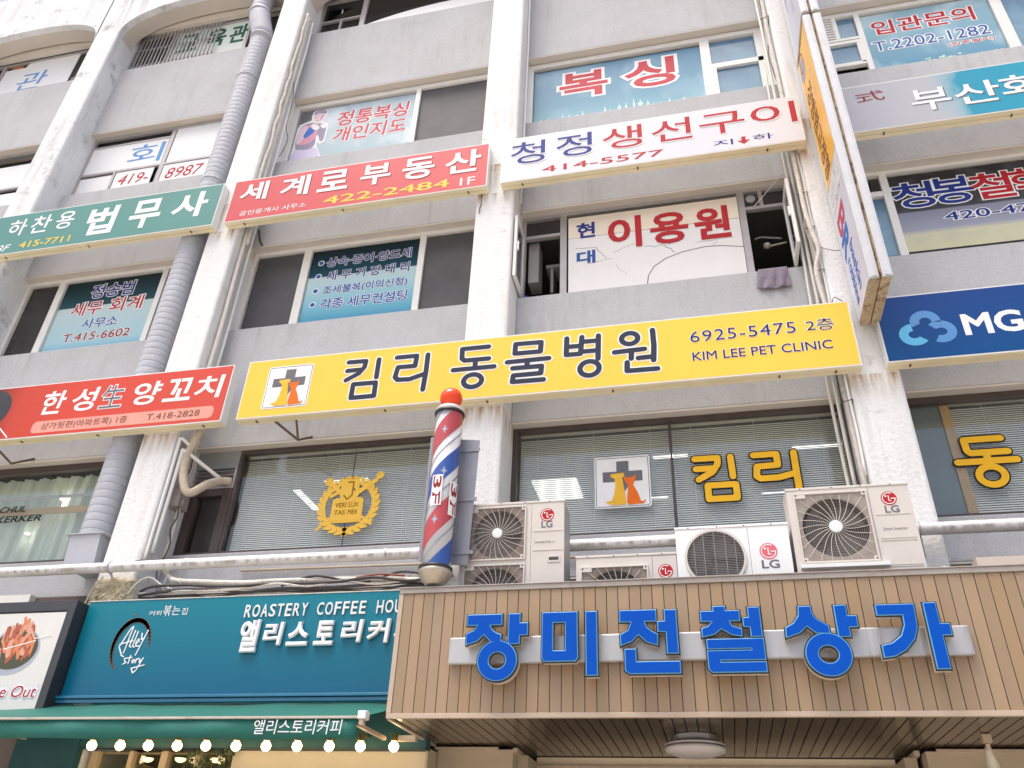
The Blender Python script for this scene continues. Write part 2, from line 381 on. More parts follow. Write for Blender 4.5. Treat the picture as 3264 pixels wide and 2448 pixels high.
# ================================================================== BUILDING
PIL = [(-14.55, -14.02), (-10.50, -9.97), (-6.52, -6.04), (-2.51, -1.99), (1.62, 2.12), (5.70, 6.22)]
BAY = [(-14.02, -10.50), (-9.97, -6.52), (-6.04, -2.51), (-1.99, 1.62), (2.12, 5.70)]
SP = [(4.43, 4.90), (6.29, 8.14), (9.63, 11.46), (12.98, 14.81)]
B = thing('commercial_building', 'pale five-storey commercial building with white pillars and grey stone bands', 'building', (-4, .5, 0))
for i, (a, b) in enumerate(PIL):
    mb = MB(); mb.box(a, b, 0, .74, 3.34 if i in (3, 4) else 0, 17.0)
    o = mb.build('pillar', plaster_old if i < 2 else plaster, B, bev=.035)
    if i == 4: o['label'] = 'peeling white pillar with rust stains under the signs'
    if i == 1: o['label'] = 'white pillar streaked with grey mould below the arches'
for (a, b) in BAY:
    for (z0, z1) in SP:
        mb = MB(); mb.box(a+.002, b-.002, .40, .72, z0+.02, z1)
        mb.build('spandrel', stone, B, bev=.012)
        mb = MB(); mb.box(a+.003, b-.003, .403, .70, z0, z0+.019); mb.build('soffit_edge', soffit_m, B)
# arched top beams, one per bay
for (a, b) in BAY:
    half = (b-a)/2; cx = (a+b)/2; N = 40; P = []
    for i in range(N+1):
        th = math.pi*(1-i/N); c = math.cos(th); u = math.copysign(abs(c)**.8, c)
        z = 15.38+.76*(max(0, 1-abs(u)**2.4))**(1/2.4); P.append((cx+u*half, z))
    mb = MB(); n = len(P)
    V = []
    for (x, z) in P: V += [(x, .0, z), (x, .0, 17.4), (x, .12, z), (x, .12, 17.4), (x, .4, z+.02)]
    F = []
    M_ = []
    for i in range(n-1):
        k = i*5; j = k+5
        F += [(k, j, j+1, k+1)]; M_ += [0]
        F += [(k, k+2, j+2, j)]; M_ += [0]
        F += [(k+2, k+4, j+4, j+2)]; M_ += [1]
    mb.add(V, F); mb.m = M_
    mb.box(a-.26, b+.26, .0, .72, 17.4, 17.55)
    mb.build('arch_beam', [plaster_old, soffit_m], B)
    mb = MB(); mb.box(a, b, .42, .5, 15.97, 17.39); mb.build('lintel_panel', soffit_m, B)
for (a, b) in PIL:
    mb = MB(); mb.box(a, b, 0.004, .7, 17.0, 17.398); mb.build('parapet_block', plaster_old, B)
# rooms behind the windows
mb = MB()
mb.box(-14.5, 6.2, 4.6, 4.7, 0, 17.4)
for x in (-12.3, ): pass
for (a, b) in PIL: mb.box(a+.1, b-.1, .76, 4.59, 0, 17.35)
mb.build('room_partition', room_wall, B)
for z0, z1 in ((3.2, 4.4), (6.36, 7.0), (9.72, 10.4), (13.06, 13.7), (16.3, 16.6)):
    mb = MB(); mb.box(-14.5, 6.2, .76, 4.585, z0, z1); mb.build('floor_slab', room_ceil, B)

def window(bay, z0, z1, fm, posts, panes, y=.52, top=.05, side=.05, d=.08, rails=(), hide_head=None, label=None):
    """frame mesh as the part, one pane per light as sub-parts; posts (x0,x1), panes (x0,x1,z0,z1,material,y)"""
    a, b = bay; mb = MB()
    mb.box(a, b, y, y+d, z1-top, z1); mb.box(a, b, y, y+d, z0, z0+.05)
    mb.box(a, a+side, y+.002, y+d-.002, z0+.05, z1-top); mb.box(b-side, b, y+.002, y+d-.002, z0+.05, z1-top)
    for p in posts: mb.box(p[0], p[1], y+.003, y+d-.003, z0+.05, z1-top)
    for r in rails: mb.box(r[0], r[1], y+.006, y+d-.006, r[2], r[3])
    f = mb.build('window', fm, B, bev=.004)
    if label: f['label'] = label
    for p in panes:
        mb = MB(); yy = p[5] if len(p) > 5 else y+.05
        mb.box(p[0], p[1], yy, yy+.006, p[2], p[3]); mb.build('pane', p[4], f)
    return f
# row 5 (top) ------------------------------------------------------
window(BAY[0], 14.83, 15.97, grey_alu, [(-13.22, -13.15)], [(-13.15, -10.55, 14.88, 15.92, G_dark), (-13.95, -13.22, 14.88, 15.92, G_dark)])
window(BAY[1], 14.83, 15.97, grey_alu, [(-9.2, -9.14), (-7.56, -7.5)], [(-9.92, -9.2, 14.88, 15.92, G_dark), (-7.5, -6.57, 14.88, 15.92, G_dark), (-9.14, -7.56, 14.88, 15.92, G_clear)])
window(BAY[2], 14.83, 15.97, grey_alu, [(-5.22, -5.12)], [(-5.99, -5.22, 14.88, 15.92, G_dark), (-5.12, -2.56, 14.88, 15.92, G_dark)], rails=[(-5.99, -5.22, 15.30, 15.34), (-5.62, -5.58, 14.88, 15.3)])
window(BAY[3], 14.83, 15.97, white_alu, [(-.1, 0)], [(-1.94, -.1, 14.88, 15.92, G_dark), (0, 1.57, 14.88, 15.92, G_dark)])
window(BAY[4], 14.83, 15.97, white_alu, [(3.9, 4.)], [(2.17, 3.9, 14.88, 15.92, G_dark), (4., 5.65, 14.88, 15.92, G_dark)])
# row 4 ------------------------------------------------------------
for (a, b) in (BAY[0], BAY[1]):
    dx = a+9.97
    window((a, b), 11.48, 12.97, grey_alu, [(-8.38+dx, -8.30+dx)], [(a+.05, -8.4+dx, 12.76, 12.93, G_dark), (a+.05, b-.05, 11.53, 12.02, G_dark)], rails=[(a+.05, -8.38+dx, 12.72, 12.76), (a+.05, b-.05, 12.02, 12.07), (-9.28+dx, -9.23+dx, 11.53, 12.02)])
window(BAY[2], 11.48, 12.96, white_alu, [(-3.87, -3.79)], [(-5.98, -3.87, 11.55, 12.86, G_clear), (-3.79, -2.56, 11.55, 12.88, G_screen, .565)], top=.09, side=.09)
window(BAY[3], 11.48, 12.96, white_alu, [(.66, .80)], [(-1.9, .66, 11.55, 12.86, G_clear), (.80, 1.47, 12.28, 12.84, G_blue), (.84, 1.46, 11.66, 12.20, G_blue)], top=.09, side=.08, rails=[(.80, 1.54, 12.19, 12.29), (1.46, 1.54, 11.5, 12.9), (.80, .86, 11.53, 12.19)])
window(BAY[4], 11.48, 12.96, white_alu, [(2.88, 2.955), (4.66, 4.80)], [(2.64, 2.87, 12.40, 12.86, G_blue), (2.44, 2.82, 11.83, 12.24, G_blue), (2.955, 4.66, 11.55, 12.88, G_clear), (4.8, 5.65, 11.55, 12.88, G_blue)], top=.08, rails=[(2.17, 2.88, 12.33, 12.38), (2.57, 2.63, 12.38, 12.9), (2.36, 2.9, 12.25, 12.31), (2.36, 2.9, 11.76, 11.83), (2.82, 2.885, 11.8, 12.25), (2.36, 2.43, 11.8, 12.25)], label='white window with a louvre and a small weathered hopper sash')
# row 3 ------------------------------------------------------------
window(BAY[1], 8.16, 9.63, white_alu, [(-9.37, -9.25), (-7.55, -7.46)], [(-9.9, -9.37, 8.2, 9.55, G_brown), (-9.25, -7.55, 8.2, 9.55, G_clear), (-7.46, -6.57, 8.2, 9.55, G_brown)], top=.06, side=.06)
window(BAY[2], 8.16, 9.63, white_alu, [(-5.23, -5.11), (-3.46, -3.37)], [(-5.96, -5.23, 8.2, 9.55, G_screen, .56), (-5.11, -3.46, 8.2, 9.55, G_clear), (-3.37, -2.56, 8.2, 9.55, G_screen, .56)], top=.06, side=.05)
window(BAY[3], 8.16, 9.63, grey_alu, [(-1.46, -1.37), (.86, .95)], [(-1.93, -1.46, 9.30, 9.56, G_brown), (1.18, 1.5, 9.33, 9.57, G_brown), (.95, 1.13, 9.33, 9.57, G_screen)], side=.06, rails=[(-1.93, -1.46, 9.24, 9.29), (.95, 1.5, 9.27, 9.32), (1.13, 1.18, 9.32, 9.58), (1.5, 1.56, 8.2, 9.6)], label='grey window with a white signboard between two open casements')
window(BAY[4], 8.16, 9.63, white_alu, [(2.60, 2.69)], [(2.49, 2.60, 9.32, 9.55, G_brown), (2.40, 2.60, 8.28, 9.2, G_blue), (2.69, 5.6, 8.28, 9.55, G_clear)], rails=[(2.17, 2.6, 9.22, 9.30), (2.34, 2.42, 8.2, 9.22)])
# row 2 ------------------------------------------------------------
window((-9.97, -6.52), 4.92, 6.29, brown_alu, [], [(-9.9, -6.57, 4.97, 6.2, G_clear)], top=.09)
window((-6.04, -5.46), 4.92, 5.78, brown_alu, [], [(-5.86, -5.53, 4.97, 5.66, G_brown)], top=.09, side=.12)
window((-5.455, -2.51), 4.92, 6.29, brown_alu, [], [(-5.42, -2.56, 4.97, 6.23, G_clear)], top=.05, side=.035)
window(BAY[3], 4.92, 6.29, brown_alu, [(-.225, -.205)], [(-1.93, -.225, 4.97, 6.25, G_clear), (-.205, 1.57, 4.97, 6.25, G_clear)], top=.05, side=.06)
window(BAY[4], 4.92, 6.29, brown_alu, [], [(2.14, 5.65, 4.97, 6.22, G_clear)], top=.07, side=.02)
window(BAY[0], 4.92, 6.29, brown_alu, [], [(-13.9, -10.55, 4.97, 6.2, G_clear)], top=.09)
window(BAY[0], 8.16, 9.63, white_alu, [(-12.3, -12.2)], [(-13.9, -12.3, 8.2, 9.55, G_brown), (-12.2, -10.55, 8.2, 9.55, G_brown)])
# wall piece and louvre beside the emblem window
mb = MB(); mb.box(-6.04, -5.46, .52, .6, 6.06, 6.29); mb.build('wall_patch', mat('grey green board', (.27, .29, .29), .7, .1, 3), B)
lv = MB(); lv.box(-6.04, -5.46, .52, .56, 5.785, 5.82); lv.box(-5.49, -5.46, .52, .56, 5.82, 6.06); lv.box(-6.04, -5.46, .585, .6, 5.82, 6.06)
lo = lv.build('louvre', grey_alu, B)
for k in range(4):
    mb = MB(); z = 5.845+k*.056; mb.add([(-6.03, .515, z), (-5.49, .515, z), (-5.49, .575, z+.03), (-6.03, .575, z+.03), (-6.03, .515, z+.008), (-5.49, .515, z+.008), (-5.49, .575, z+.038), (-6.03, .575, z+.038)], [(0, 3, 2, 1), (4, 5, 6, 7), (0, 1, 5, 4), (2, 3, 7, 6), (1, 2, 6, 5), (0, 4, 7, 3)]); mb.build('slat', grey_alu, lo)
lv = MB(); lv.box(2.18, 2.57, .575, .59, 12.38, 12.88); lo = lv.build('louvre', blackish, B)
for k in range(8):
    mb = MB(); z = 12.40+k*.06; mb.box(2.18, 2.57, .52, .57, z, z+.022); mb.build('slat', white_alu, lo)
# ground floor walls
gf = mat('dark shopfront wall', (.10, .075, .06), .7, .2, 2)
mb = MB(); mb.box(-14.02, -6.75, .28, .4, 0, 4.41); mb.build('ground_floor_wall', gf, B)
mb = MB(); mb.box(-6.04, -2.52, .39, .45, 3.1, 4.41); mb.build('ground_floor_wall', concrete, B)
mb = MB(); mb.box(-9.96, -7.48, .18, .27, 4.25, 4.42); mb.build('ground_floor_wall', sign_side, B)
wallm = mat('cream entrance wall', (.50, .41, .29), .7, .06, 3)
mb = MB(); mb.box(-2.508, -1.80, .27, .44, 0, 2.82); mb.build('ground_floor_wall', wallm, B)
mb = MB(); mb.box(-2.53, -1.93, .235, .268, 2.815, 2.835); mb.box(-1.80, -1.76, .27, .85, 2.80, 2.835); mb.build('cornice', plank_trim, B)
mb = MB(); mb.box(1.64, 5.6, .27, .45, 0, 2.82); mb.build('ground_floor_wall', wallm, B)
mb = MB(); mb.box(1.72, 5.6, .245, .268, 2.815, 2.835); mb.box(1.56, 1.60, .3, .85, 2.79, 2.83); mb.build('cornice', plank_trim, B)
mb = MB(); mb.box(-1.80, -1.70, .45, 1.2, 0, 2.8); mb.build('ground_floor_wall', wallm, B)
mb = MB(); mb.box(1.50, 1.60, .45, 1.2, 0, 2.8); mb.build('ground_floor_wall', wallm, B)
mb = MB(); mb.box(-1.70, 1.50, .86, 1.0, 2.70, 2.845); mb.build('entrance_beam', wallm, B)
mb = MB(); mb.box(-1.70, 1.50, .84, .86, 2.755, 2.775); mb.build('cornice', plank_trim, B)
mb = MB(); mb.box(-14.5, 6.2, .9, 4.5, 2.86, 3.19); mb.build('floor_slab', gf, B)
# ================================================================== SIGN CABINETS
def sign(name, label, x0, x1, z0, z1, face, clips=(), group=None):
    t = thing(name, label, 'sign', ((x0+x1)/2, -.075, z0))
    mb = MB(); mb.box(x0, x1, -.142, -.006, z0, z1); mb.build('cabinet', sign_side, t, bev=.006)
    mb = MB(); mb.box(x0+.004, x1-.004, -.139, -.078, z0-.007, z0-.0005); mb.box(x0+.004, x1-.004, -.072, -.010, z0-.007, z0-.0005)
    mb.build('bottom_profile', underside_bounce, t)
    mb = MB(); mb.box(x0+.01, x1-.01, -.0778, -.0722, z0-.004, z0-.0006); mb.build('bottom_seam', blackish, t)
    mb = MB(); mb.box(x0-.002, x1+.002, -.146, -.1425, z0-.002, z0+.014); mb.box(x0-.002, x1+.002, -.146, -.1425, z1-.012, z1+.002)
    mb.box(x0-.002, x0+.012, -.146, -.1425, z0+.014, z1-.012); mb.box(x1-.012, x1+.002, -.146, -.1425, z0+.014, z1-.012); mb.build('face_frame', sign_side, t)
    mb = MB(); mb.box(x0+.012, x1-.012, -.148, -.1427, z0+.0142, z1-.0122); mb.build('face_panel', face, t)
    for c in clips:
        mb = MB(); mb.box(c-.009, c+.009, -.10, -.055, z0-.016, z0-.0075); mb.build('clip', rust, t)
    return t
FS = front(-.148)
def sface(name, col, rough=.4, cl=.05): return mat(name, col, rough, .04, .8, spec=.25, grime=(.10, tuple(c*.5+.2 for c in col), 3, .6))
# green
t = sign('fascia_sign', 'green sign with white Korean letters and yellow number 415-7711', -11.6, -6.385, 9.655, 10.49, sface('green sign face', srgb(88, 143, 136)), (-9.9, -8.45, -6.75))
text(t, '하', -10.03, 10.02, -9.70, 10.37, FS, [I_white], [.012]); text(t, '찬', -9.62, 10.02, -9.27, 10.385, FS, [I_white], [.012]); text(t, '용', -9.17, 10.03, -8.85, 10.395, FS, [I_white], [.012])
text(t, '법', -8.59, 9.80, -8.09, 10.37, FS, [I_white], [.03]); text(t, '무', -7.85, 9.80, -7.33, 10.38, FS, [I_white], [.03]); text(t, '사', -7.15, 9.88, -6.57, 10.385, FS, [I_white], [.03])
text(t, '415-7711', -9.67, 9.735, -8.78, 9.865, FS, [I_yel], [.012]); text(t, '3F', -10.06, 9.715, -9.83, 9.85, FS, [I_white], [.005], shear=.25)
text(t, '1', -10.42, 10.02, -10.28, 10.37, FS, [I_white], [.012])
# red upper
t = sign('fascia_sign', 'faded red sign with white Korean letters and yellow number 422-2484', -6.195, -2.335, 9.66, 10.48, sface('faded red sign face', srgb(205, 84, 88)), (-5.9, -4.4, -2.6))
for ch, a, b, c, d in (('세', -6.06, 10.03, -5.62, 10.40), ('계', -5.42, 10.00, -4.97, 10.40), ('로', -4.83, 9.995, -4.37, 10.40), ('부', -4.19, 9.99, -3.74, 10.40), ('동', -3.57, 9.98, -3.10, 10.40), ('산', -2.95, 9.97, -2.44, 10.40)):
    text(t, ch, a, c-.0 if False else b, c, d, FS, [I_white, I_dkred], [.024, .024], drop=(.012, -.012))
text(t, '422-2484', -4.69, 9.735, -2.86, 9.885, FS, [I_yel], [.012]); text(t, '1F', -2.71, 9.72, -2.50, 9.865, FS, [I_white], [.008])
text(t, '공인중개사 사무소', -5.98, 9.745, -4.95, 9.84, FS, [I_white], [.004])
# white fish restaurant
t = sign('fascia_sign', 'white sign with blue and red Korean letters and number 414-5577', -2.15, 1.70, 9.665, 10.49, sface('white sign face', (.70, .70, .745)), (-1.86, -.35, 1.25))
for ch, a, b, c, d, k in (('청', -2.02, 9.96, -1.55, 10.385, I_blue), ('정', -1.40, 9.975, -.92, 10.395, I_blue), ('생', -.78, 9.99, -.26, 10.40, I_red), ('선', -.14, 9.99, .37, 10.40, I_red), ('구', .47, 9.99, 1.03, 10.375, I_red), ('이', 1.11, 10.01, 1.66, 10.40, I_red)):
    text(t, ch, a, b, c, d, FS, [k, I_white, I_grey], [.006, .014, .006], drop=(.014, -.012))
text(t, '414-5577', -1.59, 9.745, -.01, 9.86, FS, [I_red], [.005]); text(t, '지', .61, 9.765, .85, 9.865, FS, [I_blue], [.0]); text(t, '하', 1.09, 9.77, 1.34, 9.875, FS, [I_blue], [.0])
mb = MB(); poly(mb, [(.955, 9.875), (.955, 9.81), (.905, 9.81), (.98, 9.745), (1.055, 9.81), (1.005, 9.81), (1.005, 9.875)], FS, .0005, .003); mb.build('arrow', I_red, t)
# sky printed sign right
f = print_mat('printed sky sign', [(0, (.60, .60, .67)), (.30, (.62, .64, .70)), (.345, (.42, .62, .70)), (.38, (.05, .42, .62)), (.55, (.05, .45, .64)), (.62, (.5, .62, .7)), (1, (.6, .62, .70))], axis=0, rough=.4, cloud=(0, 2.2, (1, 1, 1), .16))
t = sign('fascia_sign', 'white and sky blue sign with cloud print behind the projecting signs', 1.93, 6.3, 9.665, 10.49, f, (4.0, 2.6))
text(t, '日', 2.00, 10.18, 2.25, 10.37, FS, [I_dkred], [.0]); text(t, '式', 2.38, 10.17, 2.71, 10.36, FS, [I_dkred], [.0])
for ch, a, b, c, d in (('부', 2.98, 9.86, 3.42, 10.25), ('산', 3.46, 9.87, 3.96, 10.245), ('화', 3.97, 9.87, 4.48, 10.26)): text(t, ch, a, b, c, d, FS, [I_white, I_grey], [.012, .012], drop=(.014, -.014))
# yellow pet clinic
t = sign('fascia_sign', 'long yellow pet clinic sign with dark Korean letters', -5.19, 1.745, 6.33, 7.145, mat('yellow sign face', (.93, .58, .075), .4, .03, .6, spec=.25), (-4.95, -3.35, -2.15, -.76, .95, 1.5))
KL = {'킴': [[(-3.864, 6.99), (-3.647, 6.985), (-3.655, 6.9), (-3.711, 6.819), (-3.863, 6.738)], [(-3.864, 6.869), (-3.693, 6.869)], [(-3.485, 6.99), (-3.485, 6.741)], [(-3.76, 6.67), (-3.484, 6.667), (-3.481, 6.485), (-3.763, 6.485), (-3.76, 6.67)]],
'리': [[(-3.26, 6.99), (-3.016, 6.988), (-3.024, 6.847), (-3.232, 6.85), (-3.253, 6.716), (-3.216, 6.676), (-3.075, 6.668), (-2.904, 6.721)], [(-2.881, 6.99), (-2.882, 6.772), (-2.897, 6.511)]],
'동': [[(-2.155, 7.016), (-2.468, 7.018), (-2.463, 6.885), (-2.428, 6.853), (-2.146, 6.851)], [(-2.30, 6.849), (-2.30, 6.75)], [(-2.556, 6.736), (-2.077, 6.735)]],
'물': [[(-1.838, 7.012), (-1.543, 7.005), (-1.55, 6.878), (-1.842, 6.882), (-1.838, 7.012)], [(-1.927, 6.773), (-1.452, 6.776)], [(-1.696, 6.755), (-1.7, 6.693)], [(-1.861, 6.684), (-1.532, 6.680), (-1.54, 6.586), (-1.849, 6.586), (-1.858, 6.503), (-1.508, 6.499)]],
'병': [[(-1.25, 7.019), (-1.256, 6.795), (-1.097, 6.793), (-1.08, 7.019)], [(-1.252, 6.903), (-1.088, 6.90)], [(-.895, 7.017), (-.905, 6.707)], [(-1.06, 6.953), (-.898, 6.95)], [(-1.08, 6.82), (-.909, 6.818)]],
'원': [[(-.724, 6.768), (-.397, 6.777)], [(-.539, 6.757), (-.545, 6.666)], [(-.30, 7.019), (-.295, 6.809), (-.308, 6.62)], [(-.468, 6.665), (-.328, 6.667)], [(-.59, 6.62), (-.595, 6.511), (-.272, 6.507)]]}
KR = {'동': (-2.317, 6.568, .105, .083), '병': (-1.0, 6.589, .105, .092), '원': (-.552, 6.934, .088, .073)}
for ch, L in KL.items():
    mb = MB(); strokes(mb, L, .030, FS, .001, .0055, 0); strokes(mb, L, .046, FS, .0005, .0028, 1)
    if ch in KR:
        q = KR[ch]; ring(mb, *q, .030, FS, .001, .0052, 0); ring(mb, *q, .045, FS, .0005, .0024, 1)
    mb.build('lettering', [I_navy, I_white], t)
text(t, '6925-5475', .095, 6.80, 1.18, 6.945, FS, [I_purple, I_white], [.0, .025], space=1.1)
text(t, '2층', 1.285, 6.80, 1.56, 6.95, FS, [I_black, I_white], [.0, .035])
text(t, 'KIM LEE PET CLINIC', .10, 6.56, 1.508, 6.672, FS, [I_purple, I_white], [.008, .03])
def pet_logo(t, x0, x1, z0, z1, fr, base=.0, corner=.03):
    X = lambda u: x0+(x1-x0)*u
    Z = lambda v: z0+(z1-z0)*v
    mb = MB(); poly(mb, rrect(x0, x1, z0, z1, corner), fr, base, base+.003); mb.build('logo_board', I_white, t)
    mb = MB(); i = .018; P = rrect(x0+i, x1-i, z0+i, z1-i, corner*.8); strokes(mb, [P+[P[0]]], .0035, fr, base+.003, base+.005, n=6); mb.build('logo_border', I_grey, t)
    mb = MB(); poly(mb, [(X(.40), Z(.90)), (X(.40), Z(.70)), (X(.15), Z(.70)), (X(.15), Z(.50)), (X(.86), Z(.50)), (X(.86), Z(.70)), (X(.62), Z(.70)), (X(.62), Z(.90))], fr, base+.003, base+.0055); 
    poly(mb, [(X(.50), Z(.52)), (X(.50), Z(.25)), (X(.60), Z(.40)), (X(.62), Z(.52))], fr, base+.003, base+.0050); mb.build('logo_cross', I_grey, t)
    mb = MB(); P = [(.30, .60), (.31, .655), (.53, .665), (.54, .60), (.50, .57), (.505, .50), (.54, .30), (.555, .10), (.55, .065), (.42, .06), (.30, .06), (.24, .10), (.20, .105), (.24, .05), (.34, .04), (.55, .055), (.30, .09), (.36, .28), (.38, .44), (.37, .56)]
    P = [(.29, .60), (.30, .655), (.53, .665), (.54, .60), (.50, .575), (.515, .45), (.545, .25), (.56, .10), (.55, .06), (.36, .05), (.27, .07), (.19, .115), (.30, .14), (.355, .28), (.375, .44), (.36, .56)]
    poly(mb, [(X(a), Z(b)) for a, b in P], fr, base+.0055, base+.0085); disc(mb, X(.385), Z(.60), .005, .005, fr, base+.0085, base+.009, 1, 8); disc(mb, X(.45), Z(.60), .005, .005, fr, base+.0085, base+.009, 1, 8); mb.build('logo_dog', [I_gold, I_white], t)
    mb = MB(); P = [(.535, .62), (.56, .57), (.69, .575), (.74, .63), (.735, .52), (.70, .46), (.69, .42), (.76, .28), (.80, .16), (.81, .115), (.87, .10), (.885, .14), (.90, .11), (.86, .065), (.76, .06), (.60, .05), (.57, .10), (.585, .28), (.60, .42), (.56, .47), (.535, .54)]
    poly(mb, [(X(a), Z(b)) for a, b in P], fr, base+.0056, base+.0082); mb.build('logo_cat', I_orange, t)
pet_logo(t, -4.895, -4.31, 6.435, 7.03, FS, .0005)
for xb in (-4.47,):
    mb = MB(); mb.tube([(xb-.27, -.03, 6.33), (xb, .1, 6.13), (xb, .395, 6.33)], .016, 8); mb.tube([(xb, .1, 6.13), (xb+.0, -.03, 6.33)], .014, 8); mb.build('bracket', rust, t)
# red lamb skewer sign
f = print_mat('skewer sign face', [(0, (.03, .03, .03)), (.30, (.04, .03, .03)), (.335, (.20, .04, .03)), (.42, (.75, .09, .05)), (.6, (.88, .105, .065)), (1, (.86, .12, .085))], axis=0, rough=.3)
t = sign('fascia_sign', 'red sign with white lamb skewer lettering left of the yellow sign', -10.6, -5.395, 6.33, 7.13, f, (-5.65, -7.1, -8.2))
for ch, a, b, c, d in (('한', -8.04, 6.65, -7.70, 7.0), ('성', -7.60, 6.655, -7.24, 7.0), ('양', -6.72, 6.66, -6.33, 7.0), ('꼬', -6.28, 6.67, -5.90, 7.0), ('치', -5.86, 6.67, -5.48, 7.0)): text(t, ch, a, b, c, d, FS, [I_white], [.02], shear=.05)
text(t, '生', -7.17, 6.665, -6.86, 7.0, FS, [I_grey, I_white], [.0, .035])
mb = MB(); poly(mb, rrect(-8.06, -5.52, 6.385, 6.555, .06), FS, .0004, .0012); mb.build('address_strip', ink('salmon ink', (.80, .36, .29)), t)
F2 = front(-.1495)
text(t, '상가뒷편(아파트쪽) 1층', -7.92, 6.41, -6.69, 6.525, F2, [I_brown], [.0]); text(t, 'T.418-2828', -6.42, 6.43, -5.70, 6.515, F2, [I_brown], [.0])
mb = MB(); disc(mb, -8.86, 6.80, .34, .30, FS, .0004, .0015, 0, 36); disc(mb, -8.9, 6.74, .17, .08, FS, .0015, .0025, 1, 20)
strokes(mb, [[(-8.66, 6.60), (-8.38, 6.36)], [(-8.72, 6.55), (-8.50, 6.36)]], .008, FS, .0004, .003, 2); mb.build('food_picture', [blackish, ink('print green', (.10, .20, .06)), I_white], t)
mb = MB(); mb.tube([(-8.66, -.03, 6.33), (-8.42, .1, 6.12), (-8.41, .395, 6.34)], .016, 8); mb.build('bracket', rust, t)
# blue bank sign
f = print_mat('bank sign face', [(0, (.012, .105, .34)), (1, (.025, .085, .33))], axis=2, rough=.3)
t = sign('fascia_sign', 'blue bank sign with white letters MG and blue three-lobed emblem', 1.985, 6.4, 6.33, 7.14, f, (2.2,))
text(t, 'MG', 2.755, 6.565, 3.30, 6.83, FS, [I_white], [.03])
mb = MB(); cx, cz = 2.43, 6.70
lobes = [((2.425, 6.785), -10, 205), ((2.295, 6.635), 95, 320), ((2.545, 6.645), -120, 135)]
for (c, a0, a1), kk in zip(lobes, (0, 1, 0)): ring(mb, c[0], c[1], .100, .090, .044, FS, .0004, .002+.0008*kk, kk, 30, a0, a1)
mb.build('emblem', [I_sky, ink('light sky ink', (.14, .50, .80))], t)

# ================================================================== PROJECTING SIGNS
VL = Fr((1.815, -.08, 0), (0, 0, -1), (0, -1, 0), (-1, 0, 0))   # u reads downwards, v towards the street
def vsign(label, z0, z1, panels):
    t = thing('projecting_sign', label, 'sign', (1.92, -.47, z0))
    mb = MB(); mb.box(1.822, 1.914, -.86, -.09, z0+.004, z1-.004); mb.box(1.926, 2.018, -.86, -.09, z0+.004, z1-.004); mb.box(1.914, 1.926, -.845, -.1, z0+.02, z1-.01)
    mb.build('cabinet', mat('stained bottom metal', (.50, .40, .26), .6, .25, 6, grime=(.95, (.10, .06, .035), 9, .50), speck=(20, .6, (.45, .20, .06))), t, bev=.006)
    mb = MB()
    for (a, b) in ((1.815, 1.90), (1.935, 2.025)):
        mb.box(a, b, -.888, -.861, z0, z1); mb.box(a+.02, b-.02, -.896, -.889, z0+.01, z1-.01)
    mb.box(1.812, 1.8215, -.87, -.835, z0, z1); mb.box(1.812, 1.8215, -.115, -.08, z0, z1)
    mb.box(2.0185, 2.028, -.87, -.835, z0, z1); mb.box(2.0185, 2.028, -.115, -.08, z0, z1)
    mb.build('edge_profile', mat('bright aluminium', (.60, .61, .63), .4, .06, 5, metal=.15, streak=(.6, (.38, .38, .39), 14), grime=(.4, (.40, .37, .34), 8, .58)), t, bev=.003)
    for (a, b, M_) in panels:
        mb = MB(); mb.box(1.8145, 1.8218, -.834, -.116, a, b); mb.build('face_panel', M_, t)
        mb = MB(); mb.box(2.0182, 2.0255, -.834, -.116, a, b); mb.build('face_panel', I_white, t)
    for zz in (z0+.35, (z0+z1)/2+.2):
        mb = MB(); mb.box(1.88, 1.96, -.089, -.002, zz, zz+.05); mb.build('wall_bracket', rust, t)
    return t
VF = Fr((1.8143, 0, 0), (0, 0, -1), (0, -1, 0), (-1, 0, 0))
def vt(t, body, zt, zb, ya, yb, mats, bold): text(t, body, -zt, ya, -zb, yb, VF, mats, bold)
y_face = mat('orange yellow sign face', (.90, .47, .035), .3, .04, 1, spec=.4)
w_face = mat('worn white sign face', (.66, .66, .66), .5, .08, 6, grime=(.8, (.10, .10, .11), 14, .53))
l_face = mat('lilac white sign face', (.62, .62, .74), .35, .05, 1)
t = vsign('tall projecting sign with yellow and lilac panels standing out from the right pillar', 6.84, 11.06, [(6.87, 8.33, l_face), (8.35, 8.75, w_face), (8.77, 11.03, y_face)])
vt(t, '강병렴고정형', 10.36, 8.83, .20, .52, [I_brown], [.02])
vt(t, '전문진료', 10.42, 9.75, .58, .66, [ink('pale orange ink', (.85, .62, .35))], [.03])
mb = MB(); disc(mb, -10.74, .31, .17, .155, VF, .0005, .002); mb.build('round_badge', ink('silver ink', (.42, .42, .50)), t)
mb = MB(); ring(mb, -10.86, .33, .15, .10, .008, VF, .0005, .002); mb.build('badge_outline', I_brown, t)
vt(t, 'B', 8.20, 7.92, .20, .60, [I_rose, I_sky], [.02, .03]); vt(t, 'R', 7.90, 7.62, .18, .56, [ink('logo blue', (.05, .16, .50)), I_rose], [.03, .03])
vt(t, 'baskin', 7.62, 7.02, .46, .62, [ink('logo blue', (.05, .16, .50))], [.015]); vt(t, 'robbins', 7.57, 6.98, .25, .41, [ink('logo blue', (.05, .16, .50))], [.015])
for i in range(9):
    pass
t = vsign('upper projecting white sign with a pale violet shape above the yellow one', 11.12, 16.2, [(11.16, 16.1, mat('faded white sign face', (.62, .63, .70), .35, .06, 2))])
mb = MB(); poly(mb, [(-12.0, .27), (-12.7, .20), (-12.7, .33)], VF, .0005, .002); mb.build('violet_mark', ink('faded violet', (.45, .38, .55)), t)
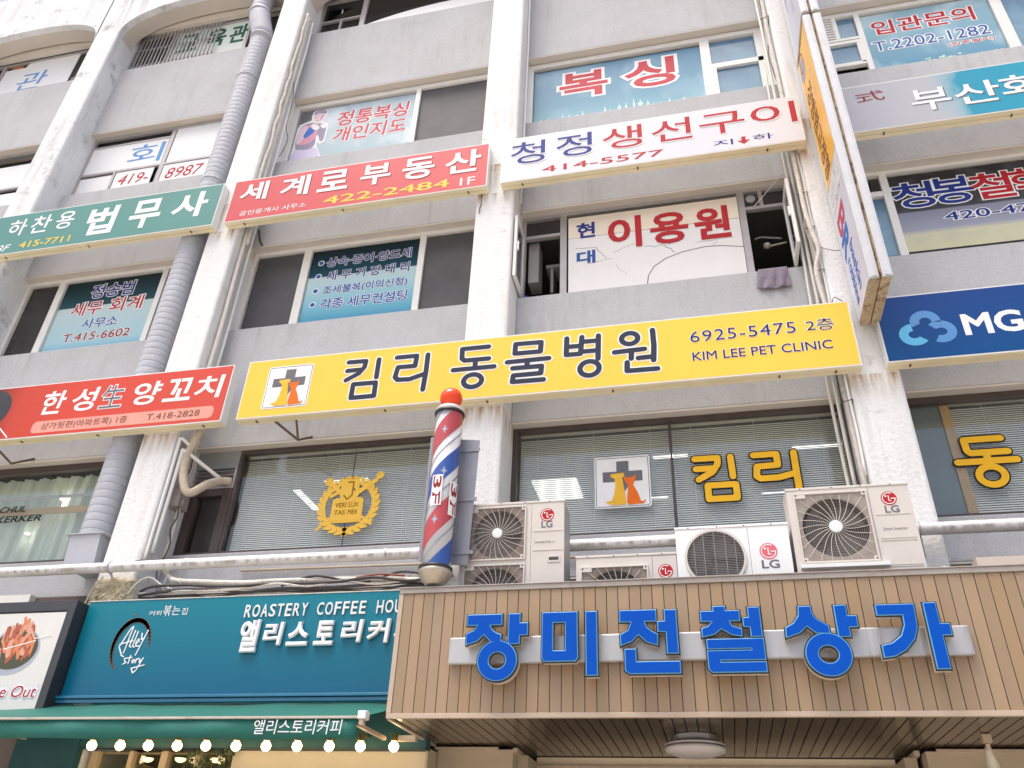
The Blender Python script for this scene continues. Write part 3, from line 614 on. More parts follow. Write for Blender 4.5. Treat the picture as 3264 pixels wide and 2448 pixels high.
for zc in (11.75, 12.1): vt(t, '상담문의', zc+.16, zc-.16, .52, .60, [ink('faded violet', (.45, .38, .55))], [.0])

# ================================================================== WINDOW PRINTS AND BOARDS
def film(name, label, cat, x0, x1, z0, z1, M_, y=.565, th=.004, group=None):
    t = thing(name, label, cat, ((x0+x1)/2, y, z0))
    mb = MB(); mb.box(x0, x1, y-th, y, z0, z1); mb.build('sheet', M_, t); return t
def sfilm(y): return front(y)
pale = [(0, srgb(190, 215, 225)), (.5, srgb(205, 225, 232)), (1, srgb(185, 210, 228))]
# boxer
t = film('window_poster', 'pale blue window poster with a printed boxer and red letters', 'poster', -5.93, -3.88, 11.56, 12.82, print_mat('pale sky print', pale, rough=.2, cloud=(.6, 1.6, srgb(225, 235, 240))))
FB = sfilm(.561)
mb = MB(); poly(mb, [(-5.925, 12.20), (-5.925, 12.819), (-5.60, 12.819), (-5.68, 12.70), (-5.70, 12.58), (-5.80, 12.54), (-5.90, 12.49)], FB, .0002, .0006); mb.build('dark_backdrop', I_grey, t)
OUT = [(-5.922, 11.60), (-5.924, 11.914), (-5.925, 12.2), (-5.922, 12.413), (-5.896, 12.499), (-5.795, 12.542), (-5.700, 12.575), (-5.715, 12.683), (-5.70, 12.79), (-5.63, 12.818), (-5.51, 12.818), (-5.44, 12.76), (-5.43, 12.675), (-5.485, 12.527), (-5.471, 12.486), (-5.399, 12.46), (-5.365, 12.359), (-5.364, 12.155), (-5.371, 11.993), (-5.449, 11.947), (-5.502, 12.0), (-5.49, 11.90), (-5.446, 11.80), (-5.36, 11.60)]
mb = MB(); poly(mb, OUT, FB, .0006, .0014); mb.build('print_outline', I_white, t)
def pp(n, P, mt, h, it=2):
    mb = MB(); poly(mb, smooth_poly(P, it), FB, .0012, h); mb.build(n, mt, t)
pp('printed_boxer', [(-5.895, 12.007), (-5.905, 12.188), (-5.895, 12.389), (-5.832, 12.484), (-5.69, 12.525), (-5.611, 12.471), (-5.459, 12.455), (-5.394, 12.393), (-5.394, 12.162), (-5.395, 12.016), (-5.456, 11.984), (-5.512, 12.188), (-5.555, 12.162), (-5.517, 11.916), (-5.684, 11.82), (-5.85, 11.85)], I_mauve, .0018)
pp('printed_chest', [(-5.88, 12.0), (-5.80, 12.44), (-5.66, 12.50), (-5.56, 12.35), (-5.53, 12.2), (-5.58, 12.05), (-5.72, 11.98)], I_pink, .0021)
pp('printed_arm', [(-5.90, 12.389), (-5.80, 12.475), (-5.73, 12.44), (-5.77, 12.25), (-5.765, 12.134), (-5.782, 12.083), (-5.87, 11.984), (-5.905, 12.188)], I_skin, .0024)
pp('printed_forearm', [(-5.79, 12.20), (-5.762, 12.262), (-5.70, 12.43), (-5.640, 12.339), (-5.565, 12.292), (-5.735, 12.118)], I_glove, .0027)
pp('printed_face', [(-5.672, 12.70), (-5.604, 12.745), (-5.47, 12.69), (-5.49, 12.556), (-5.545, 12.484), (-5.611, 12.509), (-5.663, 12.606)], I_skin, .0024)
pp('printed_cheek', [(-5.55, 12.62), (-5.50, 12.68), (-5.475, 12.66), (-5.50, 12.57), (-5.55, 12.52)], I_pink, .0027, 1)
mb = MB(); mb.box(-5.65, -5.60, .5582, .5588, 12.625, 12.632); mb.box(-5.55, -5.51, .5582, .5588, 12.622, 12.629); mb.box(-5.61, -5.57, .5582, .5588, 12.545, 12.552); mb.build('printed_features', I_mauve, t)
pp('printed_hair', [(-5.68, 12.68), (-5.68, 12.77), (-5.62, 12.81), (-5.5, 12.81), (-5.443, 12.75), (-5.455, 12.675), (-5.53, 12.715), (-5.604, 12.745)], I_mauve, .003)
pp('printed_fist', [(-5.689, 12.414), (-5.668, 12.484), (-5.595, 12.458), (-5.512, 12.373), (-5.533, 12.304), (-5.609, 12.312)], I_white, .0032)
pp('printed_fist', [(-5.526, 12.414), (-5.471, 12.448), (-5.405, 12.414), (-5.402, 12.32), (-5.461, 12.315)], I_white, .0032)
pp('printed_shorts', [(-5.92, 11.6), (-5.915, 11.76), (-5.87, 11.91), (-5.683, 11.84), (-5.515, 11.895), (-5.44, 11.76), (-5.39, 11.6)], I_lilac, .0024, 1)
for a, b, c, d, s_ in ((-5.22, 12.30, -3.97, 12.66, '정통복싱'), (-5.23, 11.92, -3.98, 12.26, '개인지도')):
    text(t, s_, a, b, c, d, FB, [I_rose, I_white, I_pale], [.022, .055, .055], drop=(.006, -.008), shear=.08)
# boxing sign
t = film('window_poster', 'blue sky window poster with two large red letters and towers', 'poster', -1.90, .66, 11.56, 12.80, print_mat('blue sky print', [(0, srgb(170, 215, 228)), (.3, srgb(145, 190, 214)), (1, srgb(115, 162, 196))], rough=.18, cloud=(.35, 1.2, srgb(190, 220, 230))))
text(t, '복', -1.50, 12.06, -.75, 12.66, FB, [I_rose, I_white], [.028, .085]); text(t, '싱', -.50, 12.05, .27, 12.69, FB, [I_rose, I_white], [.028, .085])
mb = MB()
for i in range(22):
    x = -1.86+i*.105+random.uniform(-.02, .02); h = random.uniform(.06, .2)*(1.9 if 10 <= i <= 16 else 1); wd = random.uniform(.012, .022)
    z = 11.57; P = [(x-wd, z), (x+wd, z), (x+wd, z+h*.55), (x+wd*.5, z+h*.6), (x, z+h), (x-wd*.5, z+h*.6), (x-wd, z+h*.55)]
    poly(mb, P, FB, .0004, .0012)
    if i % 3 == 0: disc(mb, x, z+h*.5, wd*2, wd*1.6, FB, .0004, .0016)
mb.build('printed_towers', ink('print pale aqua', srgb(205, 235, 235)), t, kind='stuff')
# enquiry poster right
t = film('window_poster', 'blue cloud window poster with red letters and number T.2202-1282', 'poster', 2.965, 4.65, 11.56, 12.84, print_mat('cloud print', [(0, srgb(120, 175, 205)), (.5, srgb(150, 195, 215)), (1, srgb(165, 205, 222))], rough=.18, cloud=(.7, 1.1, srgb(215, 232, 236))))
text(t, '입관문의', 3.08, 12.36, 4.43, 12.68, FB, [I_red, I_white], [.02, .06]); text(t, 'T.2202-1282', 3.03, 12.01, 4.53, 12.22, FB, [I_midblue, I_white], [.0, .06]); text(t, '(원투빨리)', 3.96, 11.86, 4.55, 11.95, FB, [I_red, I_white], [.0, .08])
mb = MB()
for i in range(60):
    x = random.uniform(3.0, 4.6); z = 11.575+random.uniform(0, .05)+(.10 if 3.6 < x < 4.1 else .03)*random.random(); disc(mb, x, z, random.uniform(.008, .03), random.uniform(.008, .025), FB, .0003, .0006+.00002*i, 0, 8)
mb.build('printed_foliage', ink('print pale green', srgb(200, 228, 205)), t, kind='stuff')
# tax accountant posters
tealtop = srgb(38, 62, 70)
P1 = print_mat('tax print with shaded top', [(0, srgb(130, 200, 228)), (.12, srgb(185, 228, 240)), (.60, srgb(215, 238, 243)), (.618, srgb(215, 238, 243)), (.625, srgb(52, 92, 105)), (1, srgb(30, 48, 54))], rough=.15, cloud=(.0, 2, (1, 1, 1)))  # dark upper stops paint the shade on the glass into the film
t = film('window_poster', 'pale blue poster, shade painted on its top, with four Korean lines behind the duct', 'poster', -9.24, -7.56, 8.22, 9.545, P1)
text(t, '정송범', -8.75, 9.19, -8.0, 9.46, FB, [I_blue, I_white], [.02, .06]); text(t, '세무', -8.98, 8.87, -8.45, 9.13, FB, [I_red, I_white], [.01, .06]); text(t, '회계', -8.32, 8.88, -7.76, 9.15, FB, [I_red, I_white], [.01, .06])
text(t, '사무소', -8.69, 8.61, -8.08, 8.80, FB, [I_midblue, I_white], [.015, .055]); text(t, 'T.415-6602', -8.93, 8.39, -7.80, 8.54, FB, [I_dkred, I_white], [.01, .055])
P2 = print_mat('tax list print with shaded top', [(0, srgb(75, 165, 205)), (.18, srgb(130, 205, 230)), (.45, srgb(190, 232, 243)), (.60, srgb(210, 238, 243)), (.624, srgb(195, 228, 236)), (.63, srgb(40, 88, 108)), (1, srgb(28, 45, 52))], rough=.15, cloud=(0, 2, (1, 1, 1)))  # upper stops darkened as painted shade, like the neighbouring poster
t = film('window_poster', 'blue poster with its top painted in shade, listing four bulleted Korean lines', 'poster', -5.10, -3.47, 8.22, 9.545, P2)
for s_, a, b, c, d in (('상속·증여·양도세', -4.86, 9.225, -3.58, 9.40), ('세 무 기 장 대 리', -4.82, 8.965, -3.58, 9.14), ('조세불복(이의신청)', -4.83, 8.70, -3.58, 8.87), ('각종 세무컨설팅', -4.83, 8.45, -3.56, 8.64)):
    text(t, s_, a, b, c, d, FB, [I_blue if d > 9 else I_midblue, I_white], [.018, .055])  # darker ink on the upper lines belongs to the painted shade
mb = MB()
for x, z in ((-4.945, 9.315), (-4.945, 9.065), (-4.945, 8.80), (-4.945, 8.555)): disc(mb, x, z, .036, .036, FB, .0008, .004, 0, 16); disc(mb, x, z, .05, .05, FB, .0004, .0025, 1, 16)
mb.build('bullets', [I_midblue, I_white], t)
# fortune teller poster
P3 = print_mat('fortune print', [(0, srgb(235, 232, 195)), (.20, srgb(232, 230, 200)), (.26, srgb(178, 184, 205)), (.49, srgb(150, 155, 175)), (.505, srgb(72, 72, 78)), (1, srgb(62, 60, 64))], rough=.15, cloud=(.15, 3, srgb(150, 150, 150)))
t = film('window_poster', 'dark and yellowish window poster with outlined blue and red letters', 'poster', 2.70, 5.55, 8.30, 9.545, P3)
for ch, a, b, c, d, k in (('청', 2.70, 8.98, 3.17, 9.41, I_blue), ('봉', 3.14, 8.98, 3.62, 9.42, I_blue), ('철', 3.58, 8.98, 4.05, 9.41, I_red), ('학', 4.02, 8.98, 4.48, 9.41, I_red)): text(t, ch, a, b, c, d, FB, [k, I_white], [.02, .05])
text(t, '420-47', 3.20, 8.715, 4.15, 8.85, FB, [I_blue, I_white], [.01, .06])
# top row boards
t = thing('window_board', 'white board with one blue letter in the top left window', 'board', (-12.3, .53, 14.95))
wb = mat('white window board', (.78, .79, .80), .5, .03, 2)
mb = MB(); mb.prism([(-13.14, 14.89), (-11.40, 14.89), (-11.40, 15.93), (-12.60, 15.93), (-12.66, 15.80), (-13.14, 15.80)], .545, .565); mb.build('sheet', wb, t)
text(t, '관', -12.65, 15.02, -11.96, 15.58, front(.545), [I_sky], [.0], shear=.1)
mb = MB(); disc(mb, -12.88, 15.84, .14, .07, front(.56), 0, .01); tag_o = mb.build('paper_lantern', ink('terracotta', (.45, .14, .05)), None, org=(-12.88, .55, 15.77), label='small orange object behind the top left window glass', cat='ornament')
t = thing('window_board', 'white board with dark green letters behind the metal grille', 'board', (-8.4, .55, 14.9))
mb = MB(); mb.box(-9.13, -7.57, .548, .562, 14.90, 15.93); mb.build('sheet', mat('pale green board', (.72, .78, .75), .5, .03, 2), t)
for ch, a, b in (('교', -9.05, -8.62), ('육', -8.45, -8.02), ('관', -7.95, -7.57)): text(t, ch, a, 15.27, b, 15.83, front(.548), [I_green], [.03])
t = thing('arched_reflection', 'white arched sheet added as a sky reflection in the top centre window', 'panel', (-3.8, .56, 14.85))  # sheet put in for the bright sky reflected in the glass
mb = MB(); P = [(-5.15, 14.90)]+[(-5.15+.0+2.59*i/24, 14.98+.31*math.sin(math.pi*(.02+.72*i/24))**.8) for i in range(25)]+[(-2.57, 14.90)]
mb.prism(P, .545, .56); mb.build('sheet', mat('reflected sky white', (.85, .86, .88), .4, .02, 2), t)
# grille
t = thing('window_grille', 'grey metal bar grille in front of the green lettered window', 'grille', (-9.2, .49, 14.85))
for k in range(22):
    x = -9.93+k*.083; mb = MB(); mb.box(x-.011, x+.011, .478, .50, 14.84, 16.0); mb.build('bar', grey_alu, t)
for z in (15.0, 15.5, 15.93): mb = MB(); mb.box(-9.96, -8.15, .501, .515, z, z+.03); mb.build('rail', grey_alu, t)
# fourth row boards, second bay
def board(label, x0, x1, z0, z1, txt=None, rect=None, M_=None, bold=.0, sh=0., ref=None, y=.55):
    t = thing('window_board', label, 'board', ((x0+x1)/2, y, z0)); mb = MB(); mb.box(x0, x1, y-.012, y, z0, z1); mb.build('sheet', wb, t)
    if txt: text(t, txt, *rect, front(y-.012), [M_], [bold], shear=sh)
    return t
board('white board with a single blue letter below a dark transom', -10.0, -8.40, 12.08, 12.72, '회', (-9.11, 12.16, -8.44, 12.64), I_sky)
board('blank white board right of the blue letter, beside the duct', -8.29, -6.6, 12.08, 12.92)
board('blank white strip left of the red telephone number', -9.99, -9.29, 11.54, 11.97)
board('white strip with red number 419- under the blue letter', -9.22, -8.48, 11.54, 12.01, '419-', (-9.12, 11.68, -8.53, 11.92), I_red, .0, .2)
board('white strip with red number 8987 beside the duct', -8.32, -7.40, 11.54, 12.01, '8987', (-8.20, 11.66, -7.50, 11.91), I_red, .0, .2)
board('white window board in the leftmost bay, upper row', -13.95, -10.56, 12.08, 12.66)
board('white window board in the leftmost bay, lower row', -13.2, -10.70, 11.54, 11.92)
# barber board
t = thing('signboard', 'cracked white barber signboard with red and blue Korean letters', 'sign', (-.25, .5, 8.2))
mb = MB()
BB = front(.505)
bw = mat('white signboard', (.80, .79, .78), .45, .03, 2, grime=(.1, (.6, .58, .56), 3, .6)); bc = mat('cream signboard strip', (.80, .71, .60), .5, .03, 2)
mb.box(-1.345, .855, .505, .52, 8.17, 9.125); mb.build('board_panel', bw, t)
mb = MB(); mb.box(-1.345, .855, .503, .52, 9.132, 9.50); mb.build('board_panel', bc, t)
for s_, a, b, c, d, k in (('현', -1.235, 9.115, -.985, 9.385, I_blue), ('대', -1.235, 8.665, -.99, 8.89, I_midblue)): text(t, s_, a, b, c, d, BB, [k], [.03], lift=.003)
for s_, a, b, c, d in (('이', -.82, 8.85, -.38, 9.40), ('용', -.27, 8.84, .215, 9.38), ('원', .29, 8.83, .735, 9.38)): text(t, s_, a, b, c, d, BB, [I_red, I_rose], [.03, .03], lift=.003, drop=(.0, -.0))
mb = MB()
cr = [[(-.355, 8.17), (-.33, 8.35), (-.25, 8.49), (-.1, 8.60), (.115, 8.675), (.4, 8.715), (.60, 8.70), (.855, 8.64)]]
strokes(mb, cr, .006, BB, .0002, .0016)
def crack(a, b, n, amp, r):
    P = [(a[0]+(b[0]-a[0])*i/n+(random.uniform(-amp, amp) if 0 < i < n else 0), a[1]+(b[1]-a[1])*i/n+(random.uniform(-amp, amp) if 0 < i < n else 0)) for i in range(n+1)]; strokes(mb, [P], r, BB, .0002, .0014, n=6)
crack((-1.25, 8.95), (-.98, 8.93), 5, .012, .003); crack((-.98, 8.93), (-.85, 8.72), 6, .012, .003); crack((-1.1, 8.66), (-.78, 8.70), 6, .01, .002)
crack((-.35, 8.84), (-.1, 8.82), 5, .02, .003); crack((-.1, 8.82), (.02, 8.68), 5, .015, .004); crack((-.75, 8.80), (-.45, 8.92), 7, .015, .002); crack((.0, 8.86), (-.05, 8.82), 3, .01, .002); crack((.55, 8.78), (.49, 8.72), 3, .01, .002); crack((-.72, 8.60), (-.60, 8.40), 6, .02, .0015); crack((.3, 8.80), (.76, 8.82), 8, .01, .002); crack((-1.20, 8.80), (-1.24, 8.70), 4, .01, .002)
mb.build('crack_lines', I_grey, t, kind='stuff')
# open casements
def leaf(hx, sgn, ya, yb, z0, z1, label):
    t = thing('casement_window', label, 'window', (hx, ya, z0)); x0, x1 = hx-.02, hx+.02
    mb = MB(); mb.box(x0, x1, ya, yb, z0, z0+.06); mb.box(x0, x1, ya, yb, z1-.06, z1); mb.box(x0, x1, ya, ya+.06, z0+.06, z1-.06); mb.box(x0, x1, yb-.06, yb, z0+.06, z1-.06)
    mb.build('sash_frame', white_alu, t, bev=.004)
    mb = MB(); mb.box(hx-.003, hx+.003, ya+.06, yb-.06, z0+.06, z1-.06); mb.build('pane', G_dark, t)
    mb = MB(); mb.box(hx+sgn*.022, hx+sgn*.045, ya+.015, ya+.045, (z0+z1)/2-.07, (z0+z1)/2+.07); mb.build('handle', white_alu, t)
leaf(-1.955, 1, .05, .50, 8.22, 9.24, 'open window sash swung out beside the left edge of the barber board')
leaf(1.42, -1, .05, .50, 8.22, 9.26, 'open window sash swung out above the hanging towel')
# things seen in the barber windows
mb = MB(); mb.lathe((1.03, .515, 9.45), [(.035, 0), (.06, .002), (.06, .03), (.045, .034)], 24, 0, 'y'); mb.build('exhaust_fan', grey_alu, None, org=(1.03, .53, 9.45), label='small round exhaust fan above the dark open window', cat='fan')
mb = MB(); mb.tube(wob((1.45, .3, 9.62), (1.06, .5, 9.29), 3, .004), .005, 5); mb.build('cord', tape, None, org=(1.06, .5, 9.29), label='thin cord tied from the exhaust fan to the open sash', cat='cord')
mb = MB(); mb.tube(curve_pts([(1.05, .9, 9.08), (1.12, .9, 9.11), (1.25, .9, 9.08), (1.38, .9, 9.05)], 4), .014, 8); mb.build('metal_arm', grey_alu, None, org=(1.2, .9, 9.08), label='curved metal arm inside the dark open window', cat='arm')
mb = MB(); mb.tube([(1.22, .85, 8.90), (1.42, .85, 8.93)], .012, 8); mb.lathe((1.18, .85, 8.87), [(.01, 0), (.045, .02), (.045, .06), (.01, .08)], 12); mb.build('brush', tape, None, org=(1.2, .85, 8.9), label='brush with a white handle inside the dark open window', cat='brush')
cl = mat('white cabinet', (.42, .41, .40), .5, .05, 2)
mb = MB(); mb.box(-1.92, -1.78, .70, .95, 8.62, 9.32); mb.build('cabinet', cl, None, org=(-1.85, .8, 8.6), label='pale cabinet standing just inside the left barber window', cat='cabinet')
mb = MB(); mb.box(-1.72, -1.35, .9, 1.2, 9.02, 9.07); mb.box(-1.66, -1.62, .92, 1.15, 8.6, 9.02); mb.build('shelf', cl, None, org=(-1.5, 1, 8.9), label='dim shelf inside the left barber window', cat='shelf')
mb = MB(); mb.box(-1.91, -1.85, .44, .5, 8.142, 8.19); mb.build('blue_cloth', I_midblue, None, org=(-1.88, .47, 8.14), label='small blue thing on the sill below the left sash', cat='rag')
# towel
V = []; F = []; nx, nz = 26, 14
for j in range(nz+1):
    for i in range(nx+1):
        u, v = i/nx, j/nz
        x = .965+.335*u+v*(-.045+.05*u); z = 8.155-.31*v-.02*math.sin(u*math.pi)*v
        y = .392-.012*v-.022*abs(math.sin(u*9+v*1.5))*min(1, v*2.5)-.02*max(0, math.sin((u-.62)*14))*v
        V.append((x, y, z))
for j in range(nz):
    for i in range(nx): a = j*(nx+1)+i; F.append((a, a+nx+1, a+nx+2, a+1))
top = [(V[i][0], .46, 8.152+.004*math.sin(i)) for i in range(nx+1)]
k = len(V); V += top; F += [(k+i, i, i+1, k+i+1) for i in range(nx)]
o = finish('towel', V, F, mat('mauve towel', (.26, .22, .28), .95, .15, 14, bump=.6, bscale=90, grime=(.5, (.42, .38, .44), 10, .55)), org=(1.13, .4, 8.15), smooth=True, label='mauve towel hanging over the sill of the dark open window', cat='towel')
sm = o.modifiers.new('thick', 'SOLIDIFY'); sm.thickness = .006
for i in range(5):
    pass
# ================================================================== SECOND FLOOR BLINDS, LIGHTS, LETTERS
bl_m = mat('pale grey green blind', (.90, .90, .84), .5, .03, 2)
def blind(label, x0, x1, z0, z1, y=.66):
    t = thing('venetian_blind', label, 'blind', ((x0+x1)/2, y, z1)); mb = MB(); n = int((z1-z0-.05)/.0245); c = .0135
    for i in range(n):
        z = z0+.012+i*.0245; mb.add([(x0, y-.0068, z-.0108), (x1, y-.0068, z-.0108), (x1, y-.0006, z+.0006), (x0, y-.0006, z+.0006), (x1, y+.0068, z+.0108), (x0, y+.0068, z+.0108)], [(0, 1, 2, 3), (3, 2, 4, 5)])
    mb.build('slats', bl_m, t, kind='stuff')
    mb = MB(); mb.box(x0, x1, y-.02, y+.02, z1-.03, z1); mb.build('head_rail', mat('blind head rail', (.60, .60, .52), .5, .03, 2), t)
    mb = MB(); mb.box(x0, x1, y-.014, y+.014, z0-.012, z0-.002); mb.build('bottom_rail', bl_m, t)
    mb = MB()
    for k in range(3): x = x0+(x1-x0)*(.12+.38*k); mb.box(x-.002, x+.002, y-.018, y-.0165, z0, z1-.03)
    mb.build('ladder_cord', wb, t)
blind('pale blind behind the golden emblem', -5.40, -3.985, 4.95, 6.27)
blind('narrow pale blind between the golden emblem and the barber pole', -3.97, -2.56, 4.95, 6.27)
blind('pale blind behind the dog and cat logo board', -1.92, -.235, 4.95, 6.27)
blind('pale blind behind the two yellow letters', -.20, 1.57, 4.95, 6.27)
blind('pale blind behind the single yellow letter at the right edge', 2.62, 5.6, 4.95, 6.27)
mb = MB(); mb.box(2.565, 2.655, .60, .66, 4.93, 6.26); mb.build('window_post', mat('ochre wooden post', (.42, .26, .10), .6, .12, 4), None, org=(2.6, .6, 4.93), label='ochre post inside the window beside the yellow letter', cat='post')
mb = MB(); mb.box(2.14, 2.555, .61, .63, 4.95, 6.25); mb.build('green_board', mat('grey green partition', (.12, .15, .15), .3, .12, 2), None, org=(2.3, .6, 4.93), label='grey green partition inside the window beside the right pillar', cat='partition')
lampm = emit('ceiling light', (1, .98, .94), 1.3)
def clight(x0, x1, y0, y1, label):
    t = thing('ceiling_light', label, 'light', ((x0+x1)/2, (y0+y1)/2, 6.355)); mb = MB(); mb.box(x0, x1, y0, y1, 6.325, 6.333); mb.build('diffuser', lampm, t)
    mb = MB(); mb.box(x0-.015, x1+.015, y0-.015, y1+.015, 6.334, 6.358); mb.build('housing', wb, t)
clight(-2.07, -1.48, 1.96, 2.55, 'square lit ceiling panel seen through the blind left of the logo board')
clight(-.46, -.05, 1.49, 1.56, 'lit ceiling tube seen through the blind right of the logo board')
clight(1.17, 1.75, 1.49, 1.56, 'lit ceiling tube seen through the blind at the top of the second yellow letter')
clight(-.60, -.36, 2.66, 2.73, 'short lit ceiling tube seen low behind the logo board')
clight(.86, 1.14, 2.72, 2.79, 'lit ceiling tube seen above the largest fan unit')
clight(-5.37, -5.27, 1.78, 2.42, 'lit ceiling tube running inwards left of the golden emblem')
clight(-4.82, -4.20, 1.57, 1.64, 'lit ceiling tube behind the top of the golden emblem')
# curtain, second bay
ctn = mat('sheer pale green curtain', (.60, .68, .60), .7, .08, 1.5)
t = thing('curtain', 'sheer pale green curtain behind the window beside the duct', 'curtain', (-8.2, .8, 4.95)); V = []; F = []; n = 220
for i in range(n+1):
    x = -9.95+3.4*i/n; y = .78+.030*math.sin(x*26)+.018*math.sin(x*61+1)
    V += [(x, y, 4.95), (x, y+.012*math.sin(x*9), 5.9), (x, y, 6.24)]
for i in range(n): F += [(3*i, 3*i+3, 3*i+4, 3*i+1), (3*i+1, 3*i+4, 3*i+5, 3*i+2)]
finish('cloth', V, F, ctn, parent=t, smooth=True)
mb = MB(); mb.box(-9.95, -6.6, .62, .635, 5.64, 5.73); mb.build('wooden_rail', mat('amber wooden rail', (.40, .28, .12), .5, .15, 3), None, org=(-8.2, .62, 5.64), label='amber wooden rail across the curtained window', cat='rail')
mb = MB(); mb.box(-9.95, -6.6, .62, .632, 5.86, 5.90); mb.build('steel_rail', grey_alu, None, org=(-8.2, .62, 5.86), label='thin grey rail across the curtained window', cat='rail')
def dlight(x, y, z, label, r=.04):
    mb = MB(); mb.lathe((x, y, z), [(r, 0), (r*.8, -.006), (r*.3, -.012)], 16); mb.build('downlight', emit('warm downlight', (1, .9, .75), 14.), None, org=(x, y, z), label=label, cat='light')
dlight(-8.02, .70, 5.87, 'round lit downlight seen high in the curtained window'); dlight(-8.38, .70, 5.42, 'round lit downlight seen in the middle of the curtained window', .03); 
FW = front(.568)
t = thing('window_lettering', 'black capital lettering CHUL and KERKER on the curtained window', 'lettering', (-8.6, .565, 5.5))
text(t, 'E CHUL', -8.93, 5.663, -8.41, 5.75, FW, [I_black], [.02], shear=.15); text(t, 'RKERKER', -8.93, 5.527, -8.12, 5.615, FW, [I_black], [.02], shear=.15)
# yellow window letters
YL = ink('yellow vinyl', (.93, .52, .03))
def wletter(ch, label, L, rg=None):
    t = thing('window_letter', label, 'letter', (L[0][0][0], .56, 5.3)); mb = MB(); strokes(mb, L, .034, FW, .004, .010, 0); strokes(mb, L, .049, FW, .001, .006, 1)
    if rg: ring(mb, *rg, .034, FW, .004, .0095, 0); ring(mb, *rg, .049, FW, .001, .0055, 1)
    mb.build('letter_shape', [YL, I_black], t)
wletter('킴', 'yellow window letter right of the dog and cat logo board', [[(.025, 5.765), (.265, 5.765), (.26, 5.69), (.2, 5.60), (.05, 5.52)], [(.03, 5.645), (.22, 5.645)], [(.40, 5.77), (.405, 5.535)], [(.137, 5.445), (.425, 5.445), (.425, 5.29), (.137, 5.29), (.137, 5.445)]])
wletter('리', 'yellow window letter half hidden by the largest fan unit', [[(.635, 5.765), (.87, 5.765), (.87, 5.635), (.66, 5.63), (.645, 5.52), (.68, 5.49), (.86, 5.49), (1.03, 5.53)], [(1.045, 5.77), (1.045, 5.33)]])
wletter('동', 'yellow window letter in the window at the right edge', [[(3.03, 5.775), (2.69, 5.775), (2.695, 5.655), (2.72, 5.625), (3.06, 5.625)], [(2.86, 5.62), (2.86, 5.54)], [(2.58, 5.53), (3.12, 5.53)]], (2.855, 5.37, .115, .098))
t = thing('logo_sign', 'white logo board with dog and cat on the blind window', 'sign', (-.76, .55, 5.25)); pet_logo(t, -1.06, -.455, 5.25, 5.865, FW, .001)
# golden emblem
t = thing('emblem', 'golden laurel emblem with an open book on the window', 'emblem', (-3.95, .56, 5.15)); gold = mat('golden vinyl', (.92, .56, .05), .4, .03, 4); gold_d = ink('dark gold ink', (.30, .15, .02))
FE = front(.568); ex, ez = -3.93, 5.475
for side in (-1, 1):
    mb = MB()
    for k in range(15):
        a = math.radians(-96+k*13.2); R = .315
        px, pz = ex+side*R*math.cos(a)*1.06, ez+R*math.sin(a)*1.02
        d = a+math.pi/2
        for sg in (-1, 1):
            dd = d+sg*.62; cxx, czz = px+side*math.cos(dd)*.035, pz+math.sin(dd)*.035; P = []
            for i in range(10):
                q = 2*math.pi*i/10; lx, lz = .054*math.cos(q), .023*math.sin(q)*(1.2-.4*math.cos(q))
                P.append((cxx+side*(lx*math.cos(dd)-lz*math.sin(dd)), czz+lx*math.sin(dd)+lz*math.cos(dd)))
            poly(mb, P, FE, .001, .003+.0002*((k*2+(sg > 0)) % 7))
    mb.build('laurel', gold, t)
mb = MB(); bx0, bx1, bz0, bz1 = -4.12, -3.76, 5.285, 5.57
poly(mb, [(bx0, bz0), (ex-.01, bz0+.01), (ex-.01, bz1), (bx0+.02, bz1)], FE, .004, .0065); poly(mb, [(ex+.0, bz0+.01), (bx1, bz0), (bx1-.02, bz1), (ex+.0, bz1)], FE, .004, .0065)
poly(mb, [(bx0-.015, bz0-.025), (bx1+.015, bz0-.025), (bx1+.012, bz1-.01), (bx0-.012, bz1-.01)], FE, .001, .0038); mb.build('book', gold, t)
FT = front(.5612)
for s_, a, b, c, d in (('VERI', -4.09, 5.45, -3.955, 5.51), ('LUX', -3.92, 5.45, -3.80, 5.51), ('TAS', -4.09, 5.36, -3.955, 5.42), ('MEA', -3.92, 5.36, -3.80, 5.42)): text(t, s_, a, b, c, d, FT, [gold_d], [.02], t=.0012, lift=.0003)
mb = MB(); poly(mb, [(-4.045, 5.815), (-3.83, 5.815), (-3.815, 5.60), (-3.86, 5.53), (-3.94, 5.505), (-4.02, 5.53), (-4.055, 5.60)], FE, .007, .009); mb.build('shield', gold, t)
FM = front(.559); mb = MB(); strokes(mb, [[(-3.965, 5.77), (-3.90, 5.77)], [(-3.90, 5.77), (-3.90, 5.60), (-3.95, 5.555)], [(-4.0, 5.60), (-3.96, 5.555)], [(-3.90, 5.70), (-3.87, 5.66)]], .009, FM, .0005, .0015, n=8); mb.build('shield_mark', gold_d, t)
mb = MB(); strokes(mb, [[(-4.28, 5.19), (-4.05, 5.40)]], .016, FE, .001, .0036, n=8); mb.build('stem', gold, t); mb = MB(); strokes(mb, [[(-3.62, 5.23), (-3.79, 5.36)]], .016, FE, .001, .0036, n=8); mb.build('stem', gold, t); mb = MB(); strokes(mb, [[(-3.85, 5.62), (-3.62, 5.78)]], .028, FE, .004, .0072, n=8); mb.build('torch', gold, t); mb = MB()
strokes(mb, [[(-4.02, 5.62), (-4.18, 5.76)]], .026, FE, .004, .0074, n=8); disc(mb, -4.215, 5.79, .055, .055, FE, .005, .0078, 0, 16); mb.build('quill', gold, t); mb = MB(); ring(mb, -3.58, 5.84, .028, .028, .02, FE, .005, .008, 0, 20); mb.build('flame', gold, t); mb = MB()
